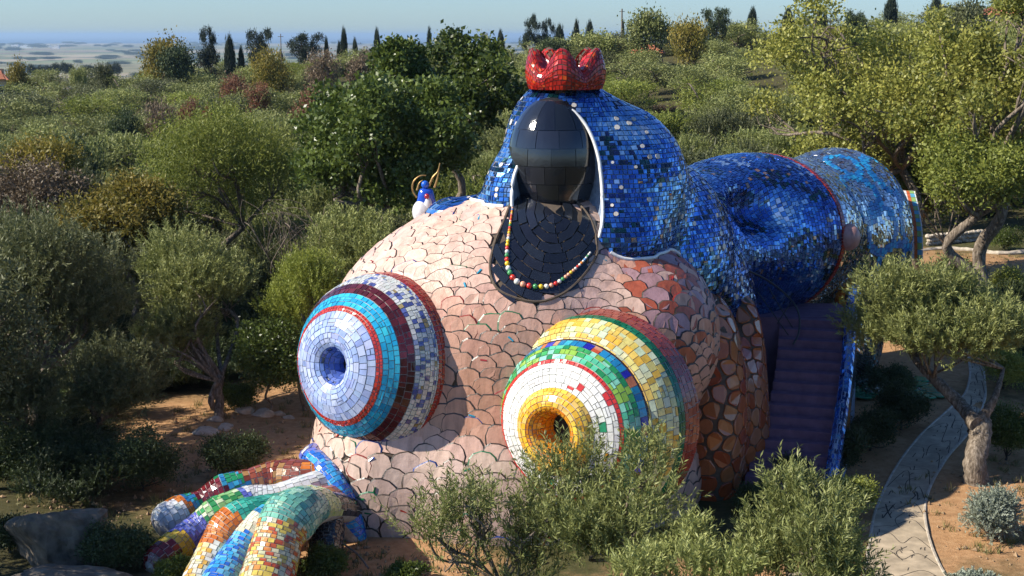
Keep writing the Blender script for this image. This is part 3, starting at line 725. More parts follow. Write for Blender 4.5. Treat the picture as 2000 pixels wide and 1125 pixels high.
mh = lambda C, u, v: (~((f_carve(C) < .04)|((np.abs(C[:,0]-1.38) < 1.15)&(C[:,2] < 10)&(C[:,1] < 45.4))))&(f_body(C) > -.05)&(C[:,2] > .1)&(f_back(C) > -.1)&(f_fin(C) > -.1)
S_hood = mkS(f_hood_full, hx, hy, 9, 80)
Q, Nn, cols, C = courses(S_hood, -2.6, 2.3, np.arange(.4, 13.45, .145), .155, bluecol, mh, gap=.024, jit=.4, nu=220, split=2)
Q = Q; tiles_as_parts(hood, 'mirror_piece', Q, Nn, cols, lambda C: grad(f_hood_full, C), M['bluemirror'], 60, .03, .017, 'mirror_mosaic')
# mother-of-pearl chips and discs scattered over the blue
k = rng.choice(len(C), 120, replace=False); nn_ = grad(f_hood_full, C[k]); mb = MB()
for c_0, n_ in zip(C[k], nn_):
    a = np.cross(n_, [0,0,1.]); a /= np.linalg.norm(a)+1e-9; b = np.cross(n_, a); r_ = rng.uniform(.05,.11); th = np.arange(7)/7*6.283
    o3 = c_0+n_*.05+r_*(np.cos(th)[:,None]*a+np.sin(th)[:,None]*b); mb.add(np.concatenate([o3, o3-n_*.05]), [[i, (i+1)%7, (i+1)%7+7, i+7] for i in range(7)], (.62,.55,.45)); mb.add(o3, [list(range(7))], rng.choice([.5,.7])*np.array([1,.92,.8]))
prop(mb.obj('pearl_chips', M['glaze'], hood), kind='stuff')

# --- red scalloped cap
ccx, ccy, cz = 1.72, 46.3, 13.28
def S_cap(u, v):
    Hh = .62+.72*np.abs(np.cos(2.5*u+.35))**1.6
    r = 1.16+.05*np.cos(5*u)+.10*(v > .5)*0; t_ = np.clip(v, 0, 1)
    rr = np.where(v < .7, r+.12*np.sin(v/.7*math.pi)-.02, r-.5*sst(v, .7, 1.0)); zz = np.where(v < .8, v/.8, 1-(v-.8)*1.2)*Hh
    return np.stack([ccx+rr*np.sin(u), ccy-rr*np.cos(u), cz+zz], -1)
ug = np.linspace(0, 2*math.pi, 120); vg = np.linspace(0, 1.25, 24); Uc, Vc = np.meshgrid(ug, vg); Vv = S_cap(Uc, Vc)*1.0
mb = MB(); i = np.arange(23)[:,None]*120; j = np.arange(119)[None,:]; mb.add(Vv.reshape(-1,3), np.stack([i+j,i+j+1,i+120+j+1,i+120+j],-1).reshape(-1,4))
capo = mb.obj('red_cap', M['grout_dark'], ROOT, smooth=True)
redc = lambda C,u,v: choose([[.42,.02,.015],[.55,.03,.015],[.30,.012,.01],[.70,.10,.02]], len(C), [4,4,3,1])
Q, Nn, cols, C = courses(S_cap, 0, 2*math.pi, np.linspace(0, 1.25, 14), .14, redc, None, gap=.02, jit=.3, split=2)
mb = MB(); outw = lambda C: np.stack([C[:,0]-ccx, C[:,1]-ccy, .6+0*C[:,0]], -1)
quad_tiles(mb, Q, Nn, cols, outw, .02, .01); prop(mb.obj('red_mosaic', M['glaze'], capo), kind='stuff')
mb = MB(); th = np.arange(24)/24*6.283; mb.add(np.stack([ccx+1.15*np.sin(th), ccy-1.15*np.cos(th), np.full(24, cz+.25)], -1), [list(range(24))], (.3,.05,.04)); mb.obj('cap_roof', M['grout_light'], capo)

# --- domed bays
def dome(name, c0, ax, prof, bands, hole_r, lab):
    prof = [(r*1.06, h*.88 if h > 0 else h) for r, h in prof]; hole_r *= 1.06
    e1 = np.cross(ax, [0,0,1.]); e1 /= np.linalg.norm(e1); e2 = np.cross(e1, ax); pr_ = smooth_path([(r, h, 0) for r, h in prof], 12)
    def S(u, v):
        x = np.clip(v*12, 0, len(pr_)-1.001); k = x.astype(int); f_ = x-k
        r = pr_[k,0]*(1-f_)+pr_[k+1,0]*f_; h = pr_[k,1]*(1-f_)+pr_[k+1,1]*f_
        r = r*(1+.015*np.sin(3*u+1)); return c0+(r*np.cos(u))[...,None]*e1+(r*np.sin(u))[...,None]*e2+h[...,None]*ax
    n = len(prof)-1; U, V = np.meshgrid(np.linspace(0, 2*math.pi, 72), np.linspace(0, n, n*4+1)); mb = MB()
    i = np.arange(n*4)[:,None]*72; j = np.arange(71)[None,:]; mb.add((S(U, V)-ax*.008).reshape(-1,3), np.stack([i+j,i+j+1,i+73,i+72] if False else [i+j,i+j+1,i+72+j+1,i+72+j], -1).reshape(-1,4))
    o = mb.obj(name, M['grout_light'], ROOT, smooth=True); prop(o, lab)
    pr_end = prof[-1]
    QQ = []; NN = []; CC = []
    for (a, b, sz, fn) in bands:
        L = np.linalg.norm(np.diff(S(np.zeros(20), np.linspace(a, b, 20)), axis=0), axis=1).sum(); rows_ = max(1, round(L/sz))
        Q, Nn, cols, C = courses(S, 0, 2*math.pi, np.linspace(a, b, rows_+1), sz*1.15, fn, None, gap=.022, jit=.35, split=2, nu=200)
        QQ.append(Q); NN.append(Nn); CC.append(cols)
    Q = np.concatenate(QQ); Nn = np.concatenate(NN); cols = np.concatenate(CC)
    outw = lambda C: (C-c0)-(((C-c0)@ax)[:,None]*ax)*.0+ax*1.2
    def ow2(C):   # outward from the profile: numeric, by the local surface side
        q = C-c0; h = q@ax; rad = q-h[:,None]*ax; r = np.linalg.norm(rad, axis=1); rad /= r[:,None]+1e-9
        s = np.where(r < hole_r*1.75, -1.0, 1.0)[:,None]; return ax[None]*1.0+rad*s*.8
    tiles_as_parts(o, 'mosaic_piece', Q, Nn, cols, ow2, M['glaze'], 100, .022, .009, 'ring_mosaic')
    mb = MB(); th = np.arange(32)/32*6.283; c1 = c0+ax*(pr_end[1]-.02); ring = c1+(hole_r*1.02)*(np.cos(th)[:,None]*e1+np.sin(th)[:,None]*e2)
    mb.add(ring, [list(range(32))]); mb.obj('porthole', M['dark'], o)
    return o
def P_(pal, w=None): return lambda C, u, v: choose(pal, len(C), w)
def spotted(base, pal, k):  # plain ground with scattered coloured pieces
    def fn(C, u, v):
        c = vary(base, len(C), .02, .05); s = rng.random(len(C)) < k; c[s] = choose(pal, s.sum()); return c
    return fn
def arcs(C, u, v):        # orange and deep blue blocks alternating on turquoise
    c = choose([[.03,.32,.55],[.05,.45,.60],[.02,.22,.45]], len(C)); w_ = (u*11/(2*math.pi))%1
    c[(w_ < .42)] = choose([[.60,.20,.08],[.62,.30,.18],[.5,.08,.03]], (w_ < .42).sum()); k_ = (w_ > .12)&(w_ < .3); c[k_] = choose([[.02,.02,.35],[.03,.05,.5]], k_.sum()); return c
dome('domed_bay', rc0, raxis, [(3.0,-.9),(2.93,-.15),(2.86,.25),(2.70,.70),(2.46,1.02),(2.38,1.10),(2.28,1.42),(2.02,1.80),(1.68,2.06),(1.22,2.25),(1.10,2.45),(.88,2.62),(.66,2.56),(.50,2.2),(.42,1.6)],
  [(0,1.0,.2,P_([[.28,.05,.035],[.33,.08,.05]])),(1.0,1.8,.2,P_([[.01,.16,.07],[.01,.12,.05],[.02,.2,.1]])),(1.8,4.6,.2,P_([[.78,.68,.22],[.75,.45,.06],[.70,.72,.42],[.78,.55,.12],[.6,.68,.45]])),(4.6,5.1,.12,P_([[.06,.02,.02]])),
   (5.1,6.0,.2,arcs),(6.0,7.2,.19,P_([[.05,.35,.10],[.10,.50,.30],[.02,.22,.08],[.25,.6,.45],[.25,.45,.06]])),(7.2,7.5,.12,P_([[.6,.04,.03]])),(7.5,9.0,.19,spotted((.80,.80,.76),[[.6,.04,.03],[.05,.2,.6],[.8,.35,.03],[.03,.3,.15]],.06)),
   (9.0,11.5,.16,P_([[.85,.52,.04],[.88,.60,.08],[.80,.42,.03],[.85,.55,.15]])),(11.5,14,.14,P_([[.80,.35,.02],[.75,.26,.02],[.8,.45,.05]]))], .42, 'domed bay ringed in yellow, white, green and blue mosaic round an orange porthole')
def crackle(C, u, v):
    c = vary((.62,.63,.60), len(C), .04, .12); s = rng.random(len(C)); c[s < .25] = choose([[.12,.16,.42],[.25,.30,.5],[.08,.1,.3]], (s < .25).sum()); c[(s > .96)] = [.35,.27,.12]; return c
dome('domed_bay', lc0, laxis, [(2.68,-1.0),(2.62,-.1),(2.56,.2),(2.40,.72),(2.14,1.14),(1.86,1.48),(1.54,1.80),(1.12,2.06),(.80,2.10),(.56,1.96),(.38,1.62),(.27,1.15)],
  [(0,1.0,.16,P_([[.40,.05,.03],[.34,.03,.02]])),(1.0,1.35,.12,P_([[.38,.04,.03]])),(1.35,3.3,.12,crackle),(3.3,4.3,.19,P_([[.085,.012,.016],[.13,.02,.025],[.06,.01,.012]])),(4.3,5.5,.19,P_([[.03,.42,.66],[.05,.50,.70],[.02,.34,.60]])),
   (5.5,5.95,.10,P_([[.60,.05,.03],[.52,.04,.03]])),(5.95,9.0,.2,P_([[.36,.46,.78],[.42,.52,.80],[.32,.42,.74],[.5,.58,.82]])),(9.0,11,.16,P_([[.10,.18,.55],[.08,.14,.45],[.16,.25,.6]]))], .27, 'domed bay ringed in lavender, red, turquoise, maroon and crackled white mosaic')

# --- long blue back with mirrored end
A0 = np.array([4.5,50.,7.2]); A1 = np.array([16.6,63.6,6.6]); axd = (A1-A0)/np.linalg.norm(A1-A0)
b1 = np.cross(axd, [0,0,1.]); b1 /= np.linalg.norm(b1); b2 = np.cross(b1, axd)      # b1 points to the camera side
def S_back(u, v):
    D = np.cos(u)[...,None]*b1+np.sin(u)[...,None]*b2; c = A0+(A1-A0)*v[...,None]; return cast(f_back, c+D*9, -D, 9, 80)
LB = np.linalg.norm(A1-A0); SPL = .43
loops = [(.6,.62,.32,.055),(.15,.66,.30,.05),(.2,.80,.34,.06),(.85,.76,.30,.05),(-.35,.72,.3,.05),(-.5,.88,.26,.05),(.55,.93,.28,.045),(1.15,.66,.22,.04),(.0,.95,.24,.04)]
def loopm(u, v):
    k = np.zeros(len(u), bool)
    for (a, b, r, wd) in loops:
        d = np.hypot(u-a, (v-b)*LB/3.2); k |= abs(d-r) < wd
    return k
mb_mask = lambda C, u, v: (C[:,2] > .5)&(f_hood(C) > -.05)
Q, Nn, cols, C = courses(S_back, -1.35, 2.3, np.arange(0.0, SPL, .15/LB), .155, bluecol, mb_mask, gap=.022, jit=.4, split=2)
tiles_as_parts(back, 'mirror_piece', Q, Nn, cols, lambda C: grad(f_back, C), M['bluemirror'], 60, .03, .017, 'mirror_mosaic')
Q, Nn, cols, C = courses(S_back, -1.35, 2.3, np.array([SPL, SPL+.012]), .14, P_([[.35,.03,.02],[.28,.03,.02]]), mb_mask, gap=.02)
mb = MB(); quad_tiles(mb, Q, Nn, cols, lambda C: grad(f_back, C), .05); prop(mb.obj('red_border', M['glaze'], back), kind='stuff')
hold = {}
def endcol(C, u, v): hold['k'] = loopm(u, v); return choose([[.75,.78,.8],[.6,.62,.64],[.7,.72,.70],[.5,.52,.55],[.45,.22,.16]], len(C), [6,4,4,3,.5])
Q, Nn, cols, C = courses(S_back, -1.35, 2.3, np.arange(SPL+.014, 1.02, .17/LB), .17, endcol, mb_mask, gap=.018, jit=.4, split=2); k = hold['k']
tiles_as_parts(back, 'mirror_piece', Q[~k], Nn[~k], cols[~k], lambda C: grad(f_back, C), M['mirror'], 40, .03, .024, 'clear_mirror_mosaic')
mb = MB(); quad_tiles(mb, Q[k], Nn[k], choose([[.02,.22,.55],[.03,.35,.65],[.02,.16,.45]], k.sum()), lambda C: grad(f_back, C), .05, .008); prop(mb.obj('turquoise_loops', M['glaze'], back), kind='stuff')
# knob and round window on the end
def on_back(px, py, Y0=50):
    d = ray(px, py); O = np.array([[0,0,CAMZ]])+d*Y0/d[1]; return cast(f_back, O, np.array([d/np.linalg.norm(d)]), 16, 160)[0]
kp = on_back(1657, 463); ball('pink_knob', kp, .46, M['ceramic'], back, (.45,.25,.22), 16, 12, 1.15)
wp = on_back(1660, 572)
if np.isfinite(wp).all():
    nw = grad(f_back, wp[None])[0]; a = np.cross(nw, [0,0,1.]); a /= np.linalg.norm(a); b = np.cross(nw, a)
    def S_win(u, v): th_ = v*2*math.pi; return wp+nw*.03+(((.55+.18*np.cos(th_))*np.cos(u))[...,None]*a+((.55+.18*np.cos(th_))*np.sin(u))[...,None]*b+(.18*np.sin(th_))[...,None]*nw)
    Q, Nn, cols, C = courses(S_win, 0, 2*math.pi, np.linspace(0, 1, 9), .17, P_([[.5,.2,.03],[.35,.10,.02],[.6,.35,.05]]), None, gap=.015)
    mb = MB(); quad_tiles(mb, Q, Nn, cols, lambda C: C-wp-nw*0, .02, .005); wo = mb.obj('round_window', M['glaze'], back); prop(wo, 'round window ringed in orange mosaic')
    mb = MB(); th = np.arange(24)/24*6.283; mb.add(wp+nw*.05+.5*(np.cos(th)[:,None]*a+np.sin(th)[:,None]*b), [list(range(24))]); mb.obj('pane', M['dark'], wo)
# striped white edge band at the far end
mb = MB(); ab = MB(); ep = W(1772,378,62.0), W(1806,505,61.5)
ep = smooth_path([W(1762,372,62.2), W(1771,410,61.8), W(1777,450,61.5), W(1778,505,61.4)], 5)
for i_ in range(len(ep)-1):
    p0, p1 = ep[i_], ep[i_+1]; dd = np.array([.46,-.2,0]); nn0 = np.array([-.2,-.3,0])
    for q_, (s0, s1, cc_) in enumerate(((0,.35,(.7,.7,.68)),(.35,.62,(.55,.12,.03)),(.62,1.0,(.1,.35,.5) if i_%2 else (.25,.4,.12)),(1.0,1.1,(.72,.72,.7)))):
        m0 = MB(); g_ = .04*(p1-p0)
        v = [p0+g_+dd*s0, p1-g_+dd*s0, p1-g_+dd*(s1-.02), p0+g_+dd*(s1-.02)]; v = v+[x_-np.array([-.08,.25,0]) *-1 for x_ in v]
        m0.add(v, [[0,1,2,3],[4,7,6,5],[0,4,5,1],[1,5,6,2],[2,6,7,3],[3,7,4,0]], cc_); m0.obj('edge_tile', M['glaze'], back)

# --- orange tiled flank buttress
Pf = scatter(f_fin, (5,43.6,-.4), (9.6,50.6,6.8), 9000, .42, lambda P: (P[:,2] > -.2)&(f_body(P) > .03)&(f_hood(P) > .03)); Nf = grad(f_fin, Pf)
cf = choose([[.42,.12,.035],[.34,.075,.025],[.42,.17,.08],[.40,.14,.05]], len(Pf)); parts_and_rest(voronoi_tiles(f_fin, Pf, Nf, .04, .045, .55, cf), fin, M['glaze'], 'tile', 0, 'orange_tiling')

# --- stairway with landing, parapet and rail
st = link('stairway', None) if False else None
s0 = np.array([8.9,44.8,.35]); s1 = np.array([11.0,51.6,4.7]); ns = 15; m0, t0 = new_mat('violet_render'); n_ = nz(t0, 3, 5)
p = pbsdf(t0, ramp(t0, n_.outputs[0], [(.3,(.12,.06,.10)),(.7,(.20,.11,.165))]), .7, 0, .4, bump(t0, n_.outputs[0], .3)); out(t0, p.outputs[0]); M['violet'] = m0
mb = MB(); box(mb, (10.9,52.9,2.3), (3.6,2.8,4.85)); stairs = mb.obj('stairway', M['violet'], ROOT)
sd = (s1-s0)[:2]; ang = math.atan2(sd[1], sd[0])-math.pi/2; Ls = np.linalg.norm(sd)
for i_ in range(ns):
    c = s0+(s1-s0)*(i_+.5)/ns; cur = .5*math.sin(i_/ns*3.1)
    mb = MB(); z_ = s0[2]+(s1[2]-s0[2])*(i_+1)/ns; box(mb, (0,0,0), (2.5-.02*i_, Ls/ns+.06, z_+.6), None); o = mb.obj('step', M['violet'], stairs)
    o.location = (c[0]+cur*.6, c[1], (z_-.6)/2); o.rotation_euler.z = ang+.03*i_/ns
pp = smooth_path([(10.2,43.9,.7),(11.0,46.2,2.2),(11.75,48.6,3.6),(12.35,50.8,5.1),(12.9,52.6,5.6)], 8)
def S_par(u, v):
    x = np.clip(v*(len(pp)-1), 0, len(pp)-1.001); k = x.astype(int); f_ = (x-k)[...,None]; c = pp[k]*(1-f_)+pp[k+1]*f_
    return c+(.2*np.cos(u))[...,None]*np.array([.95,-.3,0])+(.2*np.sin(u))[...,None]*np.array([0,0,1.])
mb = MB(); tube(mb, pp, .185, 10); par = mb.obj('parapet', M['grout_blue'], stairs, smooth=True)
Q, Nn, cols, C = courses(S_par, 0, 6.283, np.linspace(0, 1, 60), .16, lambda C,u,v: choose(bluepal[:4], len(C)), None, gap=.02)
mb = MB(); cpar = lambda C: C-pp[np.argmin(((C[:,None]-pp[None])**2).sum(2), axis=1)]
quad_tiles(mb, Q, Nn, cols, cpar, .02, .01); prop(mb.obj('parapet_mosaic', M['bluemirror'], par), kind='stuff')
mb = MB(); lowp = pp.copy(); lowp[:,2] = -.4; n_p = len(pp); dxy = np.array([.09,-.03,0])
v = np.concatenate([pp-dxy, pp+dxy, lowp-dxy, lowp+dxy*2]); jj = np.arange(n_p-1)
mb.add(v, np.concatenate([np.stack([jj+n_p, jj+n_p+1, jj+3*n_p+1, jj+3*n_p], -1), np.stack([jj, jj+2*n_p, jj+2*n_p+1, jj+1], -1)])); pw = mb.obj('side_wall', M['grout_blue'], stairs)
def S_sw(u, v):  # u along, v height fraction
    x = np.clip(u*(n_p-1), 0, n_p-1.001); k = x.astype(int); f_ = (x-k)[...,None]; c = (pp[k]*(1-f_)+pp[k+1]*f_); c = c+dxy*1.3; z = c[...,2]; c[...,2] = z*v+(-.2)*(1-v); return c
def swc(C, u, v):
    c = choose([[.02,.05,.10],[.03,.10,.16],[.015,.02,.03],[.05,.03,.03]], len(C)); d = np.hypot((u-.45)*9, (v-.45)*4); k_ = (d < .95)&(d > .35); c[k_] = choose([[.35,.12,.03],[.4,.2,.05]], k_.sum()); k_ = (d >= .95)&(d < 1.6); c[k_] = choose([[.05,.2,.3],[.3,.15,.12]], k_.sum()); return c
Q, Nn, cols, C = courses(S_sw, .02, .98, np.linspace(.02, .95, 24), .17, swc, None, gap=.02)
mb = MB(); quad_tiles(mb, Q, Nn, cols, lambda C: np.broadcast_to(np.array([.95,-.3,0]), C.shape), .03, .01); prop(mb.obj('wall_mosaic', M['glaze'], pw), kind='stuff')
rl = smooth_path([W(1460,528,49.5), W(1500,548,50), W(1540,580,50), W(1560,612,49.6), W(1560,650,49), W(1549,672,48.6)], 6); mb = MB(); tube(mb, rl, .035, 6)
o = mb.obj('handrail', M['metal_black'], stairs, smooth=True)
for a_, b_ in (((1500,560,49.6),(1548,640,48.9)),((1480,570,49.4),(1540,655,48.7)),((1545,590,49.8),(1518,632,49.4))):
    mb = MB(); tube(mb, [W(*a_), W(*b_)], .02, 5); mb.obj('rail_bar', M['metal_black'], o)

# --- coloured rolls fanning out at the foot of the sculpture
def roll(pts, rads, bands, sz=.17):
    q3 = []
    if all(p_[2] is None for p_ in pts): pts = [(p_[0], p_[1], None) for p_ in smooth_path([(a, b, 0) for a, b, z in pts], 4)]
    for a, b, z in pts:
        if z is None:
            d = ray(a, b); h_ = cast(f_body, CAMP+np.array([d])*33/d[1], np.array([d/np.linalg.norm(d)]), 14, 140)[0]
            q3.append(h_+grad(f_body, h_[None])[0]*.2 if np.isfinite(h_).all() else WZ(a, b, .3))
        else: q3.append(WZ(a, b, z))
    q3[0] = q3[0]+np.array([.35, .8, -.1])
    pth = smooth_path(q3, 10); rr = np.interp(np.linspace(0, 1, len(pth)), np.linspace(0, 1, len(rads)), rads)
    t_ = np.gradient(pth, axis=0); t_ /= np.linalg.norm(t_, axis=1)[:,None]; up = np.array([0,0,1.]); sx_ = np.cross(t_, up); sx_ /= np.linalg.norm(sx_, axis=1)[:,None]; uz = np.cross(sx_, t_); n = len(pth)
    def S(u, v):
        x = np.clip(v*(n-1), 0, n-1.001); k = x.astype(int); f_ = (x-k)[...,None]; L = lambda A: A[k]*(1-f_)+A[k+1]*f_
        r = rr[k]*(1-f_[...,0])+rr[k+1]*f_[...,0]
        e = np.sqrt(np.clip(1-np.clip((v-.93)/.07, 0, 1)**2, .0, 1)); r = r*e
        return L(pth)+(r*np.cos(u))[...,None]*L(sx_)+(r*np.sin(u))[...,None]*L(uz)
    mb = MB(); U, V = np.meshgrid(np.linspace(0, 2*math.pi, 28), np.linspace(0, 1, 50)); i = np.arange(49)[:,None]*28; j = np.arange(27)[None,:]
    mb.add(S(U, V).reshape(-1,3), np.stack([i+j,i+j+1,i+28+j+1,i+28+j],-1).reshape(-1,4)); o = mb.obj('coloured_roll', M['grout_light'], ROOT, smooth=True)
    Ltot = np.linalg.norm(np.diff(pth, axis=0), axis=1).sum(); rows_ = int(Ltot/sz)
    edges = np.array([b[0] for b in bands[1:]]+[1.01])
    def col(C, u, v):
        c = np.zeros((len(C),3)); w_ = v+.025*np.sin(u*2+3*v); k = np.searchsorted(edges, w_)
        for q_, b in enumerate(bands): s = k == q_; c[s] = choose(b[1], s.sum()) if s.any() else 0
        return c
    Q, Nn, cols, C = courses(S, -.5, math.pi+.5, np.linspace(0, .995, rows_), sz, col, None, gap=.02, jit=.35, split=2)
    near = lambda C: C-pth[np.argmin(((C[:,None]-pth[None])**2).sum(2), axis=1)]
    tiles_as_parts(o, 'mosaic_piece', Q, Nn, cols, near, M['glaze'], 18, .022, .008, 'roll_mosaic')
WHT = [[.75,.76,.76],[.68,.70,.72]]; ORG = [[.62,.20,.03],[.55,.15,.02]]; GRN = [[.05,.30,.08],[.25,.5,.18],[.55,.65,.40],[.03,.2,.06]]; TEAL = [[.05,.38,.28],[.08,.45,.35],[.03,.28,.22]]
DRED = [[.16,.01,.012],[.11,.01,.012]]; RUST = [[.25,.06,.03],[.18,.04,.02],[.35,.18,.06]]; VIO = [[.12,.14,.5],[.16,.2,.6]]; YEL = [[.7,.5,.04],[.65,.45,.05]]; BG = [[.03,.2,.45],[.02,.25,.1],[.05,.35,.55]]
CRM = [[.72,.68,.52],[.75,.62,.30],[.7,.4,.08],[.75,.72,.62]]; BLU = [[.03,.15,.6],[.05,.35,.72],[.15,.5,.75]]; PNK = [[.6,.38,.4],[.65,.45,.45]]; MINT = [[.2,.5,.38],[.12,.36,.30],[.35,.6,.45]]; LIME = [[.6,.68,.25],[.65,.7,.32]]; BLK = [[.02,.02,.025]]; MIXO = [[.65,.6,.4],[.6,.25,.06],[.55,.55,.35],[.65,.5,.1],[.5,.1,.04]]
roll([(650,925,None),(612,930,1.7),(545,935,1.5),(490,945,1.4),(440,965,1.15),(395,985,.9),(355,1005,.7),(305,1028,.55)], [.40,.50,.60,.45,.62,.42,.60,.52], [(0,ORG),(.14,RUST),(.45,BG),(.56,DRED),(.74,BG),(.82,ORG),(.88,WHT)])
roll([(650,955,None),(612,955,1.5),(540,975,1.4),(490,985,1.3),(430,1010,1.1),(390,1035,.8),(350,1065,.5),(290,1110,.2)], [.6,.5,.42,.55,.62,.48,.5,.5], [(0,WHT),(.42,VIO),(.46,GRN),(.66,VIO),(.84,YEL),(.92,DRED)])
roll([(660,980,None),(625,980,1.4),(560,992,1.5),(510,1010,1.5),(460,1030,1.35),(435,1060,1.0),(405,1110,.5),(380,1160,.1)], [.45,.42,.5,.68,.62,.5,.5], [(0,ORG),(.30,TEAL),(.55,ORG),(.76,CRM)])
roll([(670,995,None),(640,988,1.3),(575,998,1.6),(530,1015,1.6),(495,1045,1.3),(465,1085,.9),(440,1130,.5),(410,1180,.1)], [.4,.42,.52,.5,.45,.55,.6], [(0,PNK),(.22,BG),(.46,CRM[:1]),(.60,BLU)])
roll([(680,1005,None),(650,992,1.4),(615,988,1.8),(580,1002,2.0),(555,1028,1.8),(540,1065,1.4),(525,1120,.8),(505,1185,.2)], [.35,.42,.6,.78,.66,.7,.75], [(0,BLK),(.18,LIME),(.34,MINT),(.60,MIXO)])
roll([(615,890,None),(638,912,None),(662,942,None),(684,985,None),(696,1030,None),(702,1065,None)], [.35,.34,.34,.34,.34,.34], [(0,VIO),(.1,BLU[:2])])
roll([(612,915,None),(630,938,None),(650,968,None),(666,1010,None),(674,1050,None),(678,1072,None)], [.34,.33,.33,.33,.33,.33], [(0,ORG),(.2,[[.65,.3,.06],[.6,.2,.03]]),(.5,[[.4,.1,.03],[.55,.15,.03]])])
roll([(640,975,None),(640,1000,1.2),(638,1030,.9),(636,1070,.5),(638,1110,.1)], [.4,.45,.5,.5,.5], [(0,BLK)])

RL = Matrix.Translation((0, -46, 0))
for ch in ROOT.children: ch.matrix_parent_inverse = RL

# --- small painted figure on the far shoulder: rounded blue and white sculpture with bronze prongs
b0 = W(832, 428, 49.0); zb = project(f_body, b0[None], 6)[0][2]; b0[2] = max(min(b0[2], zb+.3), 6)
fig = empty('garden_ornament', b0); prop(fig, 'small blue and white glazed ornament with branching bronze prongs beside the pink shoulder', 'ornament')
fig0 = Vector(b0)
def fpart(name, f, lo, hi, mat, col, h=.06):
    V_, F_ = surf_net(f, lo, hi, h); mb = MB(); mb.add(V_, F_, col); return mb.obj(name, mat, fig, smooth=True)
fpart('base', ell((-.1,0,.25),(.38,.3,.45)), (-.6,-.4,-.3), (.4,.4,.8), M['glaze'], (.7,.7,.7))
fpart('body', union([cap((.05,0,.1),(-.02,0,.85),.16,.22), cap((-.25,0,.5),(-.1,0,.95),.1,.12), cap((.3,0,.4),(.15,0,.95),.1,.12)], .1), (-.5,-.35,-.1), (.5,.35,1.2), M['glaze'], (.02,.09,.55))
fpart('panel', ell((.08,-.14,.5),(.15,.12,.32)), (-.2,-.35,.1), (.3,.1,.9), M['glaze'], (.7,.7,.7))
fpart('boss', ell((.05,-.2,.82),(.09,.08,.1)), (-.1,-.35,.65), (.2,0,1.0), M['glaze'], (.45,.03,.04), .04)
fpart('knob', ell((-.02,0,1.2),(.14,.14,.15)), (-.2,-.2,1), (.2,.2,1.4), M['glaze'], (.02,.12,.6), .05)
for pts in ([(-.3,0,.75),(-.45,0,1.0),(-.42,0,1.3),(-.2,0,1.5),(.02,0,1.52)],[(-.3,0,1.0),(-.22,0,1.25),(-.1,0,1.35)],[(.12,0,1.15),(.25,0,1.45),(.42,0,1.65),(.5,0,1.95)],[(.3,0,1.1),(.4,0,1.4),(.46,0,1.7)]):
    mb = MB(); tube(mb, smooth_path(pts, 5), np.linspace(.042,.018,5*(len(pts)-1)+1), 6); mb.obj('prong', M['gold'], fig, smooth=True)

